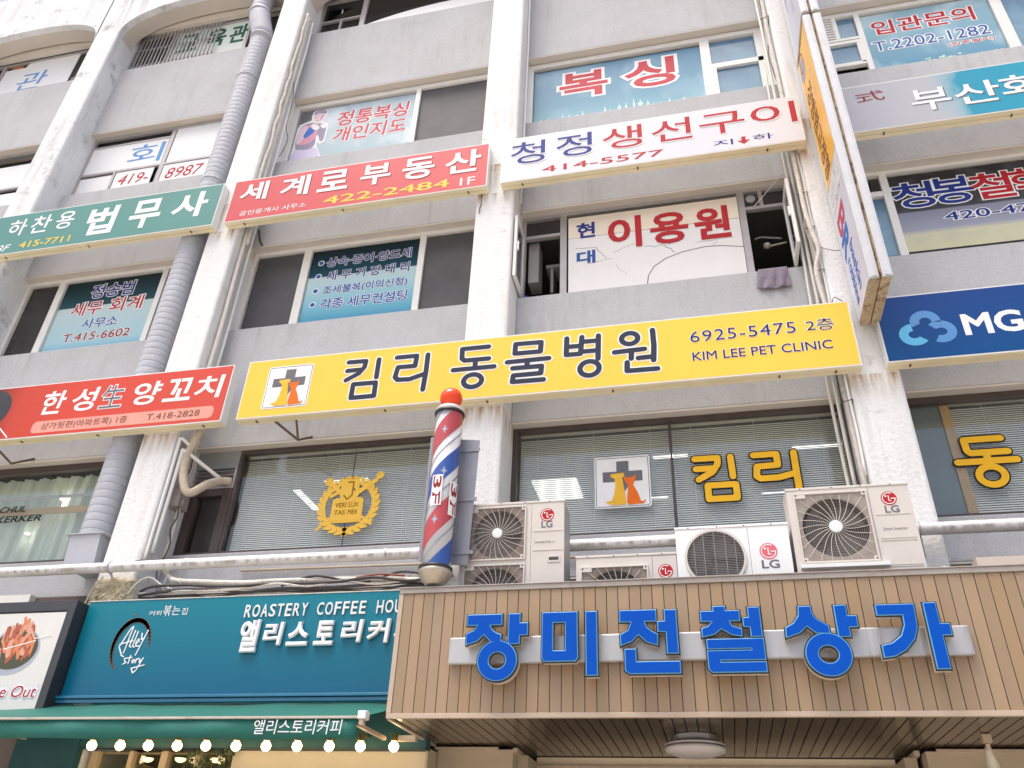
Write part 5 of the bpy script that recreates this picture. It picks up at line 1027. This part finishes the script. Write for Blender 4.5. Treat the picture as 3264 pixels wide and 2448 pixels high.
def ac(label, x0, x1, z0, z1, fans, seam, body, logo, red, lgt=None, small=None, y=-.70, d=.33, style='spiral', backing=None):  # backing: material of the sheet that paints the guard's shade
    backing = backing or mat('brown guard shade', (.30, .24, .20), .7, .12, 8)  # colour of the shade under the guard wires
    t = thing('air_conditioner_unit', label, 'air conditioner', ((x0+x1)/2, y+d/2, z0), group=None)
    mb = MB(); mb.box(x0, x0+.012, y+.012, y+d, z0, z1-.02); mb.box(x0, x1, y+d-.01, y+d, z0, z1-.02); mb.box(x0, x1, y+.012, y+d-.01, z0, z0+.012); mb.build('casing', body, t)
    mb = MB(); mb.box(x1-.012, x1, y+.012, y+d-.01, z0+.012, z1-.02); mb.build('side_panel', ac_side, t)
    mb = MB(); mb.box(x0-.006, x1+.006, y-.006, y+d+.004, z1-.022, z1); mb.build('top_lid', body, t, bev=.004)
    mb = face_with_holes(x0, seam-.0015, z0, z1-.024, y, [(f[0], f[1], f[2]) for f in fans]); mb.build('front_panel', body, t)
    mb = MB(); mb.box(seam+.0015, x1, y, y+.012, z0, z1-.024); mb.build('service_panel', body, t)
    for f in fans:
        fan(t, f[0], f[1], f[2], y, style, f[3], f[4], f[5], f[6], body)
        if style == 'spiral':
            mb = face_with_holes(f[3]+.01, f[4]-.01, f[5]+.01, f[6]-.01, y-.0008, [(f[0], f[1], f[2]*.998)], .0012); mb.build('guard_shade', backing, t)  # tinted sheet paints the shade cast by the guard mesh
            mb = MB()
            for (a, b, c, d_) in ((f[3], f[4], f[6]-.014, f[6]), (f[3], f[4], f[5], f[5]+.014), (f[3], f[3]+.014, f[5]+.014, f[6]-.014), (f[4]-.014, f[4], f[5]+.014, f[6]-.014)): mb.box(a, b, y-.018, y-.001, c, d_)
            mb.box(f[3]+.014, f[3]+.10, y-.017, y-.002, f[6]-.05, f[6]-.0145)
            for (a, b) in ((f[3]+.014, f[5]+.014), (f[4]-.044, f[5]+.014), (f[4]-.044, f[6]-.044)): mb.box(a, a+.03, y-.0165, y-.002, b, b+.03)
            mb.build('guard_frame', body, t, bev=.002)
            mb = MB()
            for (a, b) in ((f[3]+.022, f[5]+.022), (f[4]-.022, f[5]+.022), (f[4]-.022, f[6]-.022), (f[3]+.022, f[6]-.022)): disc(mb, a, b, .007, .007, front(y-.018), 0, .001, 0, 8)
            mb.build('screw', blackish, t)
        else:
            mb = MB(); ring(mb, f[0], f[1], f[2]*1.04, f[2]*1.04, f[2]*.045, front(y), .0005, .016, 0, 48); mb.build('guard_ring', ac_beige, t)
    fr = front(y)
    mb = MB()
    for u in (.12, .38, .62, .86): disc(mb, x0+(x1-x0)*u, z1-.012, .006, .006, front(y-.006), 0, .001, 0, 8)
    mb.build('screw', blackish, t)
    if logo: lg_logo(t, *logo, fr, red)
    if lgt: text(t, 'LG', *lgt, fr, [I_grey], [.02])
    if small: text(t, small[0], *small[1], fr, [I_grey], [.0])
    return t
A1 = ac('tall beige twin fan air conditioner right of the barber pole', -2.135, -1.176, 3.36, 4.795, [(-1.79, 4.487, .232, -2.085, -1.525, 4.232, 4.752), (-1.80, 3.93, .232, -2.09, -1.525, 3.67, 4.195)], -1.478, ac_beige, (-1.333, 4.65, .064), I_red, (-1.385, 4.525, -1.282, 4.592), ('INVERTER V', (-1.44, 4.377, -1.262, 4.397)))
mb = MB()
for z in (4.492, 4.31, 3.94): mb.box(-1.46, -1.19, -.704, -.701, z, z+.006)
mb.build('pressed_line', ac_beige, A1)
mb = MB(); mb.box(-1.325, -1.21, -.706, -.7015, 4.195, 4.262); mb.build('handle', ac_beige, A1, bev=.002); mb = MB(); mb.box(-1.31, -1.225, -.7075, -.7065, 4.215, 4.243); mb.build('handle_recess', ac_dark, A1)
A2 = ac('low beige air conditioner mostly hidden behind the canopy edge', -1.068, -.205, 3.50, 4.24, [(-.735, 3.86, .24, -1.03, -.445, 3.58, 4.135)], -.41, ac_beige, (-.302, 4.073, .062), I_red)
A3 = ac('small white air conditioner with a faded red logo', -.20, .735, 3.80, 4.46, [(.12, 4.17, .235, -.13, .36, 3.93, 4.41)], .405, ac_white, (.555, 4.21, .072), ink('faded logo red', (.72, .16, .20)), (.488, 4.062, .63, 4.135), style='bars')
A4 = ac('largest beige air conditioner on the right with one big fan', .765, 1.745, 3.93, 4.765, [(1.118, 4.393, .262, .815, 1.41, 4.085, 4.71)], 1.423, ac_beige, (1.577, 4.627, .062), I_red, (1.528, 4.497, 1.64, 4.563), ('Smart Inverter', (1.485, 4.345, 1.67, 4.37)), backing=mat('beige guard shade', (.44, .39, .34), .7, .1, 8))
mb = MB()
for z in (4.482, 4.275, 4.255, 4.05, 4.035): mb.box(1.45, 1.72, -.704, -.701, z, z+.006)
mb.build('pressed_line', ac_beige, A4)
mb = MB(); mb.box(.79, 1.47, -.76, -.705, 4.03, 4.062); mb.build('base_rail', ac_white, A4, bev=.003)
for (a, b, zt, nm) in ((-.18, .70, 3.80, 'steel stand under the small white air conditioner'), (.80, 1.70, 3.93, 'steel stand under the largest air conditioner')):
    mb = MB()
    for x in (a, b-.03): mb.box(x, x+.03, -.68, -.65, 3.33, zt-.002); mb.box(x, x+.03, -.42, -.39, 3.33, zt-.002); mb.box(x, x+.03, -.64, -.43, zt-.04, zt-.003)
    mb.build('unit_stand', duct_m, None, org=(a, -.5, 3.33), label=nm, cat='stand')
# ================================================================== BARBER POLE
PX, PY = -2.27, -.95
t = thing('barber_pole', 'striped red white and blue barber pole with an orange ball', 'barber pole', (PX, PY, 3.93))
mb = MB(); mb.lathe((PX, PY, 3.935), [(.05, 0), (.085, .006), (.092, .028), (.112, .034), (.118, .058), (.132, .064), (.136, .09), (.143, .096), (.145, .135)], 36); mb.build('base', mat('stained chrome base', (.55, .49, .40), .3, .1, 6, metal=.5, grime=(.5, (.35, .26, .14), 8, .55)), t, smooth=True)
mb = MB(); mb.lathe((PX, PY, 4.068), [(.148, 0), (.152, .012), (.148, .024)], 36); mb.build('black_band', blackish, t); mb = MB(); mb.lathe((PX, PY, 5.632), [(.146, 0), (.150, .014), (.146, .028)], 36); mb.build('black_band', blackish, t)
mb = MB(); mb.lathe((PX, PY, 5.66), [(.143, 0), (.138, .03), (.118, .055), (.085, .072), (.055, .08), (.045, .10)], 36); mb.build('cap', mat('white metal cap', (.74, .73, .72), .25, .05, 4, metal=.3), t, smooth=True)
mb = MB(); mb.lathe((PX, PY, 5.835), [(.004, -.113)]+[(.112*math.sin(math.pi*i/14), -.112*math.cos(math.pi*i/14)) for i in range(1, 14)]+[(.004, .125)], 32); mb.build('ball', mat('orange red ball', (.88, .065, .008), .12, .04, 2, spec=.6), t, smooth=True)
# stripe drum: helical stripes as separate strips
def helix(name, M_, a0, wdt, r, turns=1.62, z0=4.09, z1=5.635, n=70):
    V = []; F = []; k = 14
    for i in range(n+1):
        z = z0+(z1-z0)*i/n; b = a0-turns*2*math.pi*0+(z-z0)*6.7
        for j in range(k+1): a = b+wdt*j/k; V.append((PX+r*math.cos(a), PY+r*math.sin(a), z))
    for i in range(n):
        for j in range(k): q = i*(k+1)+j; F.append((q, q+1, q+k+2, q+k+1))
    return finish(name, V, F, M_, parent=t, smooth=True)
white_s = mat('pole white stripe', (.80, .79, .79), .3, .04, 3); red_s = mat('pole red stripe', (.60, .06, .06), .3, .05, 3); blue_s = mat('pole blue stripe', (.03, .10, .40), .3, .08, 3); silver_s = mat('pole silver line', (.42, .40, .42), .25, .1, 5, metal=.4)
mb = MB(); mb.lathe((PX, PY, 4.085), [(.126, 0), (.126, 1.55)], 40); mb.build('drum', white_s, t, smooth=True)
PH = -math.pi/2-(5.42-4.09)*6.7-1.0
for name, M_, a, wd, r in (('red_stripe', red_s, PH+.1, 1.75, .1295), ('blue_stripe', blue_s, PH+math.pi+.2, 1.5, .1295), ('silver_line', silver_s, PH+1.95+.5, .14, .1300), ('silver_line', silver_s, PH+math.pi+1.85+.5, .14, .1300)): helix(name, M_, a, wd, r)
def on_drum(pts, a, z, r): return [(PX+r*math.cos(a+u/r), PY+r*math.sin(a+u/r), z+v) for u, v in pts]
for (a, z) in ((-1.50, 5.42), (-1.28, 4.98), (-1.62, 4.50)):
    P = [(0, .05), (.010, .012), (.035, 0), (.010, -.012), (0, -.05), (-.010, -.012), (-.035, 0), (-.010, .012)]
    finish('star', on_drum(P, a, z, .1312), [tuple(range(8))], mat('silver star', (.55, .56, .60), .2, .05, 5, metal=.6), parent=t)
g = glass('clear acrylic tube', (.93, .94, .95), .8); mb = MB(); mb.lathe((PX, PY, 4.09), [(.141, 0), (.141, 1.545)], 48, cap=False); mb.build('clear_tube', g, t, smooth=True)
# 3F stickers, bent round the tube
def sticker(a, z0, z1, wid, label):
    q = thing('sticker', label, 'sticker', (PX, PY-.15, z0)); V = []; F = []; n = 6; r = .1425
    for i in range(n+1):
        aa = a+wid/r*(i/n-.5); V += [(PX+r*math.cos(aa), PY+r*math.sin(aa), z0), (PX+r*math.cos(aa), PY+r*math.sin(aa), z1)]
    F = [(2*i, 2*i+2, 2*i+3, 2*i+1) for i in range(n)]; finish('sheet', V, F, I_white, parent=q)
    v, f = glyph('3F', .02); us = [b[0] for b in v]; vs = [b[1] for b in v]; u0, u1, v0, v1 = min(us), max(us), min(vs), max(vs); W = []
    for (uu, vv, ww) in v:
        s = (uu-u0)/(u1-u0); tt_ = (vv-v0)/(v1-v0)           # reads downwards
        zz = z1-.012-(z1-z0-.024)*s; aa = a+(wid-.024)/r*(tt_-.5); rr = r+.0015+.0005*(ww/.02); W.append((PX+rr*math.cos(aa), PY+rr*math.sin(aa), zz))
    finish('lettering', W, f, I_dkred, parent=q)
sticker(-1.66, 4.63, 4.935, .105, 'white 3F sticker facing the street on the barber pole'); sticker(-.42, 4.55, 4.88, .105, 'white 3F sticker on the right side of the barber pole')
t = thing('pole_bracket_box', 'grey sheet metal backing behind the barber pole', 'bracket', (-2.25, -.78, 4.2)); gm = mat('grey sheet metal', (.30, .31, .35), .45, .06, 3, metal=.3, grime=(.4, (.2, .2, .22), 7, .55))
mb = MB(); mb.prism([(-2.50, 4.235), (-2.26, 4.19), (-2.26, 5.50), (-2.50, 5.505)], -.790, -.778); mb.prism([(-2.26, 4.19), (-2.03, 4.165), (-1.995, 5.435), (-2.26, 5.47)], -.789, -.777); mb.build('plate', gm, t, bev=.003)
mb = MB()
for z in (5.31, 4.79, 4.27): mb = MB(); mb.box(-2.30, -1.985, -.800, -.791, z, z+.035); mb.build('strap', gm, t)
mb = MB(); mb.box(-2.33, -2.20, -.775, -.735, 4.25, 5.3); mb.box(-2.32, -2.22, -.735, -.0, 4.9, 4.95); mb.box(-2.32, -2.22, -.83, -.80, 4.3, 5.2); mb.build('arm', gm, t)

# ================================================================== COFFEE SHOP FRONT
teal = print_mat('teal sign face', [(0, srgb(12, 112, 148)), (1, srgb(16, 140, 160))], axis=2, rough=.3, spec=.4)
t = thing('shop_sign', 'wide teal coffee sign with white raised Korean letters', 'sign', (-4.3, -.15, 3.18))
mb = MB(); mb.box(-6.235, -2.56, -.292, -.02, 3.20, 4.105); mb.build('cabinet', mat('dark teal metal', (.012, .07, .11), .4, .1, 3), t, bev=.004)
mb = MB(); mb.box(-6.24, -2.56, -.300, -.2925, 3.195, 4.132); mb.build('face_panel', teal, t)
mb = MB(); mb.box(-6.24, -2.56, -.306, -.24, 4.1325, 4.142); mb.build('top_edge', tape, t)
mb = MB(); mb.box(-6.40, -2.56, -.345, -.24, 3.165, 3.192); mb.box(-6.40, -2.56, -.33, -.24, 3.125, 3.160); mb.build('bottom_rail', mat('glossy teal rail', (.02, .17, .30), .2, .08, 3, spec=.7), t, bev=.004)
FC = front(-.3005)
def raised(ch, a, b, c, d, r=.04, dep=.045, sh=.0): text(t, ch, a, b, c, d, FC, [I_white], [r], dep=[(.004, dep)], name='letter', shear=sh)
for q in (('앨', -4.41, 3.57, -4.21, 3.885), ('리', -4.16, 3.63, -3.955, 3.855), ('스', -3.91, 3.62, -3.69, 3.85), ('토', -3.63, 3.62, -3.43, 3.855), ('리', -3.36, 3.64, -3.14, 3.855), ('커', -3.10, 3.63, -2.87, 3.855), ('피', -2.83, 3.63, -2.62, 3.855)): raised(*q, sh=.06)
for wd, a, b in (('ROASTERY', -4.43, -3.74), ('COFFEE', -3.66, -3.14), ('HOUSE', -3.05, -2.60)):
    n = len(wd); tot = b-a; wts = [{'I': .4, 'O': 1.1}.get(c, 1) for c in wd]; xx = a
    for c, w_ in zip(wd, wts):
        ww = tot*w_/sum(wts); text(t, c, xx+.008, 3.915, xx+ww-.010, 4.04, FC, [I_white], [.012], dep=[(.001, .018)], name='letter', shear=.04); xx += ww
for ch, a, b, c, d in (('커', -5.50, 3.965, -5.435, 4.015), ('피', -5.42, 3.965, -5.36, 4.015), ('볶', -5.34, 3.955, -5.255, 4.068), ('는', -5.24, 3.965, -5.15, 4.055), ('집', -5.13, 3.965, -5.065, 4.035)): text(t, ch, a, b, c, d, FC, [I_white], [.0], dep=[(.001, .006)], name='letter')
mb = MB(); cx, cz = -5.61, 3.665
for i in range(30):
    a = math.radians(-2+i*7.9); r0 = .022*(math.sin(math.pi*(i+.5)/30))**.7+.004
    strokes(mb, [[(cx+.20*math.cos(a), cz+.262*math.sin(a)), (cx+.20*math.cos(a+.138), cz+.262*math.sin(a+.138))]], r0, FC, .0005, .0035, 0, 8)
disc(mb, -5.665, 3.985, .013, .013, FC, .0005, .003, 0, 12); disc(mb, -5.715, 3.93, .009, .009, FC, .0005, .003, 0, 12); mb.build('coffee_ring', ink('coffee brown ink', (.24, .12, .085)), t)
mb = MB(); A = [[(-5.735, 3.66), (-5.66, 3.84), (-5.635, 3.86), (-5.665, 3.60)], [(-5.735, 3.685), (-5.60, 3.72)], [(-5.60, 3.82), (-5.62, 3.665), (-5.60, 3.655)], [(-5.565, 3.81), (-5.585, 3.665), (-5.565, 3.655)], [(-5.555, 3.69), (-5.525, 3.71), (-5.535, 3.735), (-5.555, 3.71), (-5.55, 3.665), (-5.515, 3.665)], [(-5.515, 3.79), (-5.505, 3.73), (-5.475, 3.74)], [(-5.455, 3.82), (-5.485, 3.72), (-5.525, 3.575)], [(-5.735, 3.66), (-5.68, 3.575), (-5.655, 3.565)]]
strokes(mb, A, .006, FC, .0005, .006, 0, 8)
Bt = [[(-5.60, 3.55), (-5.635, 3.545), (-5.625, 3.52), (-5.605, 3.505), (-5.64, 3.49)], [(-5.575, 3.575), (-5.58, 3.495)], [(-5.595, 3.55), (-5.555, 3.555)], [(-5.545, 3.52), (-5.53, 3.535), (-5.515, 3.52), (-5.53, 3.50), (-5.545, 3.52)], [(-5.50, 3.54), (-5.50, 3.50)], [(-5.50, 3.53), (-5.475, 3.545)], [(-5.465, 3.54), (-5.455, 3.505), (-5.425, 3.55)], [(-5.425, 3.55), (-5.47, 3.43), (-5.50, 3.405), (-5.53, 3.45), (-5.46, 3.465), (-5.395, 3.48)]]
strokes(mb, Bt, .0055, FC, .0005, .006, 0, 8); mb.build('script_lettering', I_white, t)
# food light box
t = thing('light_box', 'black framed picture box with a fried chicken photo and Take Out lettering', 'sign', (-6.7, -.44, 3.0))
mb = MB(); mb.box(-7.30, -6.255, -.448, -.06, 3.03, 4.105); mb.build('cabinet', mat('charcoal box', (.035, .037, .045), .5, .15, 5), t, bev=.006)
mb = MB(); mb.box(-7.30, -6.255, -.462, -.4485, 4.0, 4.105); mb.box(-6.345, -6.255, -.462, -.4485, 3.03, 3.9995); mb.build('frame', mat('charcoal frame', (.05, .052, .06), .4, .15, 5), t, bev=.003)
mb = MB(); mb.box(-7.29, -6.346, -.456, -.4487, 3.035, 3.985); mb.build('picture_panel', mat('off white print', (.72, .71, .68), .3, .03, 3), t)
FP = front(-.4562); mb = MB(); disc(mb, -6.83, 3.60, .31, .235, FP, .0002, .001, 0, 40); disc(mb, -6.82, 3.62, .27, .20, FP, .001, .0018, 1, 40)
mb.build('printed_bowl', [ink('bowl grey', (.42, .45, .52)), ink('bowl inside', (.10, .10, .07))], t)
mb = MB(); chm = [ink('chicken orange', (.66, .25, .13)), ink('chicken pink', (.72, .36, .26)), ink('chicken dark', (.42, .13, .08))]
for i in range(60):
    a = random.uniform(0, 6.28); q = random.random()**.6; x = -6.81+q*.21*math.cos(a); z = 3.66+q*.17*math.sin(a)+.06*(1-abs(math.cos(a)))
    ln = random.uniform(.03, .075); dd = random.uniform(1.0, 2.4); strokes(mb, [[(x-ln*math.cos(dd), z-ln*math.sin(dd)), (x+ln*math.cos(dd), z+ln*math.sin(dd))]], random.uniform(.012, .024), FP, .0018, .0026+.00003*i, i % 3, 8)
mb.build('printed_chicken', chm, t, kind='stuff')
mb = MB(); strokes(mb, [[(-6.62, 3.72), (-6.44, 3.75)], [(-6.95, 3.62), (-6.60, 3.70)]], .005, FP, .004, .0052, 0, 6); mb.build('chopsticks', I_white, t)
text(t, 'Take Out', -7.06, 3.155, -6.39, 3.265, FP, [I_red, I_white, I_lilac], [.0, .07, .11], shear=.15)
# awning
t = thing('awning', 'green fabric awning with a straight valance over the coffee shop', 'awning', (-5.5, -.65, 2.7))
gr = mat('green awning fabric', (.005, .135, .105), .6, .06, 3, bump=.15, bscale=60, speck=(60, .04, (.3, .5, .45)))
V = []; F = []; n = 60; xa, xb = -8.6, -2.72
for i in range(n+1):
    x = xa+(xb-xa)*i/n; sag = .008*math.sin(x*3.1)+.006*math.sin(x*7.7)
    V += [(x, -.30, 3.112+sag*.6), (x, -.65, 2.985+sag-.008), (x, -1.0, 2.868), (x, -.30, 3.106+sag*.6), (x, -.65, 2.979+sag-.008), (x, -1.0, 2.862)]
for i in range(n): a = 6*i; b = a+6; F += [(a, a+1, b+1, b), (a+1, a+2, b+2, b+1), (a+3, b+3, b+4, a+4), (a+4, b+4, b+5, a+5), (a, b, b+3, a+3)]
finish('canopy_fabric', V, F, gr, parent=t, smooth=True)
mb = MB(); mb.box(xa, xb-.03, -1.03, -.99, 2.842, 2.862); mb.build('front_bar', mat('aged front bar', (.52, .48, .42), .4, .08, 6, grime=(.5, (.2, .17, .14), 9, .55)), t, bev=.004)
mb = MB(); mb.box(xb-.06, xb+.01, -1.04, -.95, 2.838, 2.90); mb.tube([(xb+.012, -.995, 2.872), (xb-.062, -.995, 2.872)], .034, 16); mb.build('end_cap', ac_white, t, bev=.006)
mb = MB(); mb.box(xb-.045, xb-.01, -1.03, -.98, 2.80, 2.837); mb.build('bracket_clip', plank_trim, t)
V = []; F = []
for i in range(n+1):
    x = xa+(xb-.07-xa)*i/n; V += [(x, -1.012+.004*math.sin(x*5), 2.842), (x, -1.012+.010*math.sin(x*5+.6)+.006*math.sin(x*13), 2.762), (x, -1.012+.016*math.sin(x*5+1.), 2.692+.004*math.sin(x*4))]
for i in range(n): a = 3*i; F += [(a, a+1, a+4, a+3), (a+1, a+2, a+5, a+4)]
o = finish('valance', V, F, gr, parent=t, smooth=True); sm = o.modifiers.new('thick', 'SOLIDIFY'); sm.thickness = .003
text(t, '앨리스토리커피', -3.67, 2.722, -2.90, 2.832, front(-1.034), [I_white], [.0], shear=.08)
mb = MB(); mb.box(-6.5, -6.46, -.95, -.3, 2.80, 2.83); mb.build('folding_arm', plank_trim, t); mb = MB(); mb.box(-2.83, -2.80, -.95, -.3, 2.80, 2.83); mb.build('folding_arm', plank_trim, t)
mb = MB(); mb.box(-2.70, -2.54, -.28, -.22, 2.80, 2.845); mb.build('wall_bar', plank_trim, t)
# board with bulbs
t = thing('lamp_board', 'dark teal fascia board behind the row of bulbs', 'board', (-4.2, -.05, 2.78))
mb = MB(); mb.box(-6.02, -2.50, -.10, .02, 2.775, 3.12); mb.build('panel', mat('dark teal board', (.018, .09, .10), .6, .1, 2), t)
mb = MB(); mb.box(-6.02, -2.50, -.105, .02, 2.763, 2.7745); mb.build('edge', mat('dark teal edge', (.012, .05, .06), .6, .1, 2), t)
ordn = ['first', 'second', 'third', 'fourth', 'fifth', 'sixth', 'seventh', 'eighth', 'ninth', 'tenth', 'eleventh']
bx_ = [-5.745, -5.44, -5.143, -4.842, -4.548, -4.245, -3.947, -3.645, -3.337, -3.044, -2.735]
bulb = emit('warm bulb glow', (1, .70, .34), 9.); br = mat('brass socket', (.45, .28, .08), .3, .1, 8, metal=.8)
proto = None
for i, x in enumerate(bx_):
    if proto is None:
        t = thing('light_bulb', '', 'light bulb', (x, -.27, 2.755)); proto = t
        mb = MB(); mb.lathe((x, -.27, 2.755), [(.002, -.044)]+[(0.043*math.sin(math.pi*k/10), -.043*math.cos(math.pi*k/10)) for k in range(1, 9)]+[(.020, .040)], 20); mb.build('globe', bulb, t, smooth=True)
        mb = MB(); mb.lathe((x, -.27, 2.79), [(.030, .008), (.032, .014), (.024, .018), (.022, .036)], 16); mb.build('socket', br, t)
        mb = MB(); mb.box(x-.018, x+.018, -.29, -.25, 2.824, 2.865); mb.tube([(x, -.27, 2.85), (x, -.10, 2.86)], .012, 8); mb.build('holder', br, t)
        src = t; kids = list(t.children)
    else:
        t = src.copy(); COL.objects.link(t); t.location = (x, -.27, 2.755)
        for c in kids: q = c.copy(); COL.objects.link(q); q.parent = t
    t['group'] = 'lit bulbs in a row under the awning'
    t['label'] = 'glowing round bulb under the awning, %s from the left%s' % (ordn[i], ' and nearest the tan canopy' if i == 10 else '')
# windows under the bulbs
t = thing('shop_window', 'coffee shop window with pale timber posts under the bulbs', 'window', (-5.2, .1, 0)); tim = mat('pale timber', (.58, .44, .27), .6, .08, 3)
mb = MB()
for (a, b) in ((-5.985, -5.905), (-5.565, -5.515), (-5.215, -5.14), (-4.84, -4.79)): mb = MB(); mb.box(a, b, .06, .16, 0, 2.762); mb.build('post', tim, t, bev=.004)
mb = MB(); mb.box(-5.985, -4.42, .165, .20, 2.745, 2.762); mb.build('head_rail', tim, t)
mb = MB(); mb.box(-5.90, -4.42, .12, .126, .9, 2.744); mb.build('pane', glass('shop glass', (.8, .82, .78), 1.), t)
mb = MB(); mb.box(-4.425, -2.53, .02, .10, 0, 2.761); mb.build('lit_wall_panel', mat('cream shop wall', (.66, .58, .42), .6, .04, 3), None, org=(-3.5, .05, 0), label='cream wall panel lit warmly by the bulbs', cat='wall')
mb = MB(); mb.box(-2.529, -2.51, .0, .26, 0, 2.79); mb.build('wall_edge', wallm, None, org=(-2.52, .1, 0), label='narrow cream wall strip between shop front and entrance', cat='wall')
mb = MB(); mb.box(-6.75, -6.03, -.10, -.015, 0, 2.95); mb.build('teal_wall', mat('dark teal board', (.018, .09, .10)), None, org=(-6.4, .05, 0), label='dark teal wall panel left of the bulbs', cat='wall')
mb = MB(); mb.box(-6.0, -2.6, .88, .9, 0, 2.9); mb.build('shop_back_wall', mat('shop inner wall', (.30, .26, .18), .8, .2, 2), None, org=(-4, .9, 0), label='dim inner wall behind the coffee shop window', cat='wall')
mb = MB(); mb.box(-5.85, -5.62, .4, .6, 2.3, 2.69); mb.build('carton', mat('brown carton', (.42, .30, .18), .8, .06, 3), None, org=(-5.7, .5, 2.3), label='brown box inside the coffee shop window', cat='box')
for i, x in enumerate((-5.62, -5.25, -4.86)):
    t = thing('pendant_lamp', 'small lit pendant inside the shop window, %s from the left' % ordn[i], 'lamp', (x, .45, 2.7)); mb = MB(); mb.lathe((x, .45, 2.755), [(.055, 0), (.05, -.02), (.03, -.035), (.01, -.04)], 20); mb.build('shade', emit('soft pendant', (1, .78, .42), 2.2), t)
    mb = MB(); mb.tube([(x, .45, 2.756), (x, .45, 2.86)], .006, 6); mb.build('stem', blackish, t)
# trailing ivy
t = thing('ivy_plant', 'trailing ivy hanging at the edge of the coffee shop window', 'plant', (-4.6, .0, 2.75)); lm = mat('ivy leaf', (.035, .075, .02), .5, .4, 12); mb = MB()
for k in range(7):
    x0 = -4.83+k*.07; P = curve_pts([(x0, -.02, 2.77), (x0+random.uniform(-.05, .05), -.05, 2.70), (x0+random.uniform(-.08, .08), -.06, 2.62), (x0+random.uniform(-.1, .1), -.06, 2.5)], 4); mb.tube(P, .003, 4)
mb.build('stems', rust, t)
LM = []
for vv in range(3):
    s = .02+.006*vv; P = [(0, .9), (.25, .35), (.9, .45), (.5, -.05), (.6, -.7), (0, -.45), (-.6, -.7), (-.5, -.05), (-.9, .45), (-.25, .35)]
    me = bpy.data.meshes.new('leaf'); me.from_pydata([(0, -.15*s, 0)]+[(a*s, random.uniform(-.2, .2)*s, b*s) for a, b in P], [], [(0, 1+i, 1+(i+1) % 10) for i in range(10)]); me.materials.append(lm); LM.append(me)
for k in range(75):
    o = bpy.data.objects.new('leaf', LM[k % 3]); COL.objects.link(o); o.parent = t; o.location = (random.uniform(-.26, .20), random.uniform(-.08, .0), random.uniform(-.22, .03)); o.rotation_euler = (random.uniform(-.6, .6), random.uniform(-3, 3), random.uniform(-.6, .6))
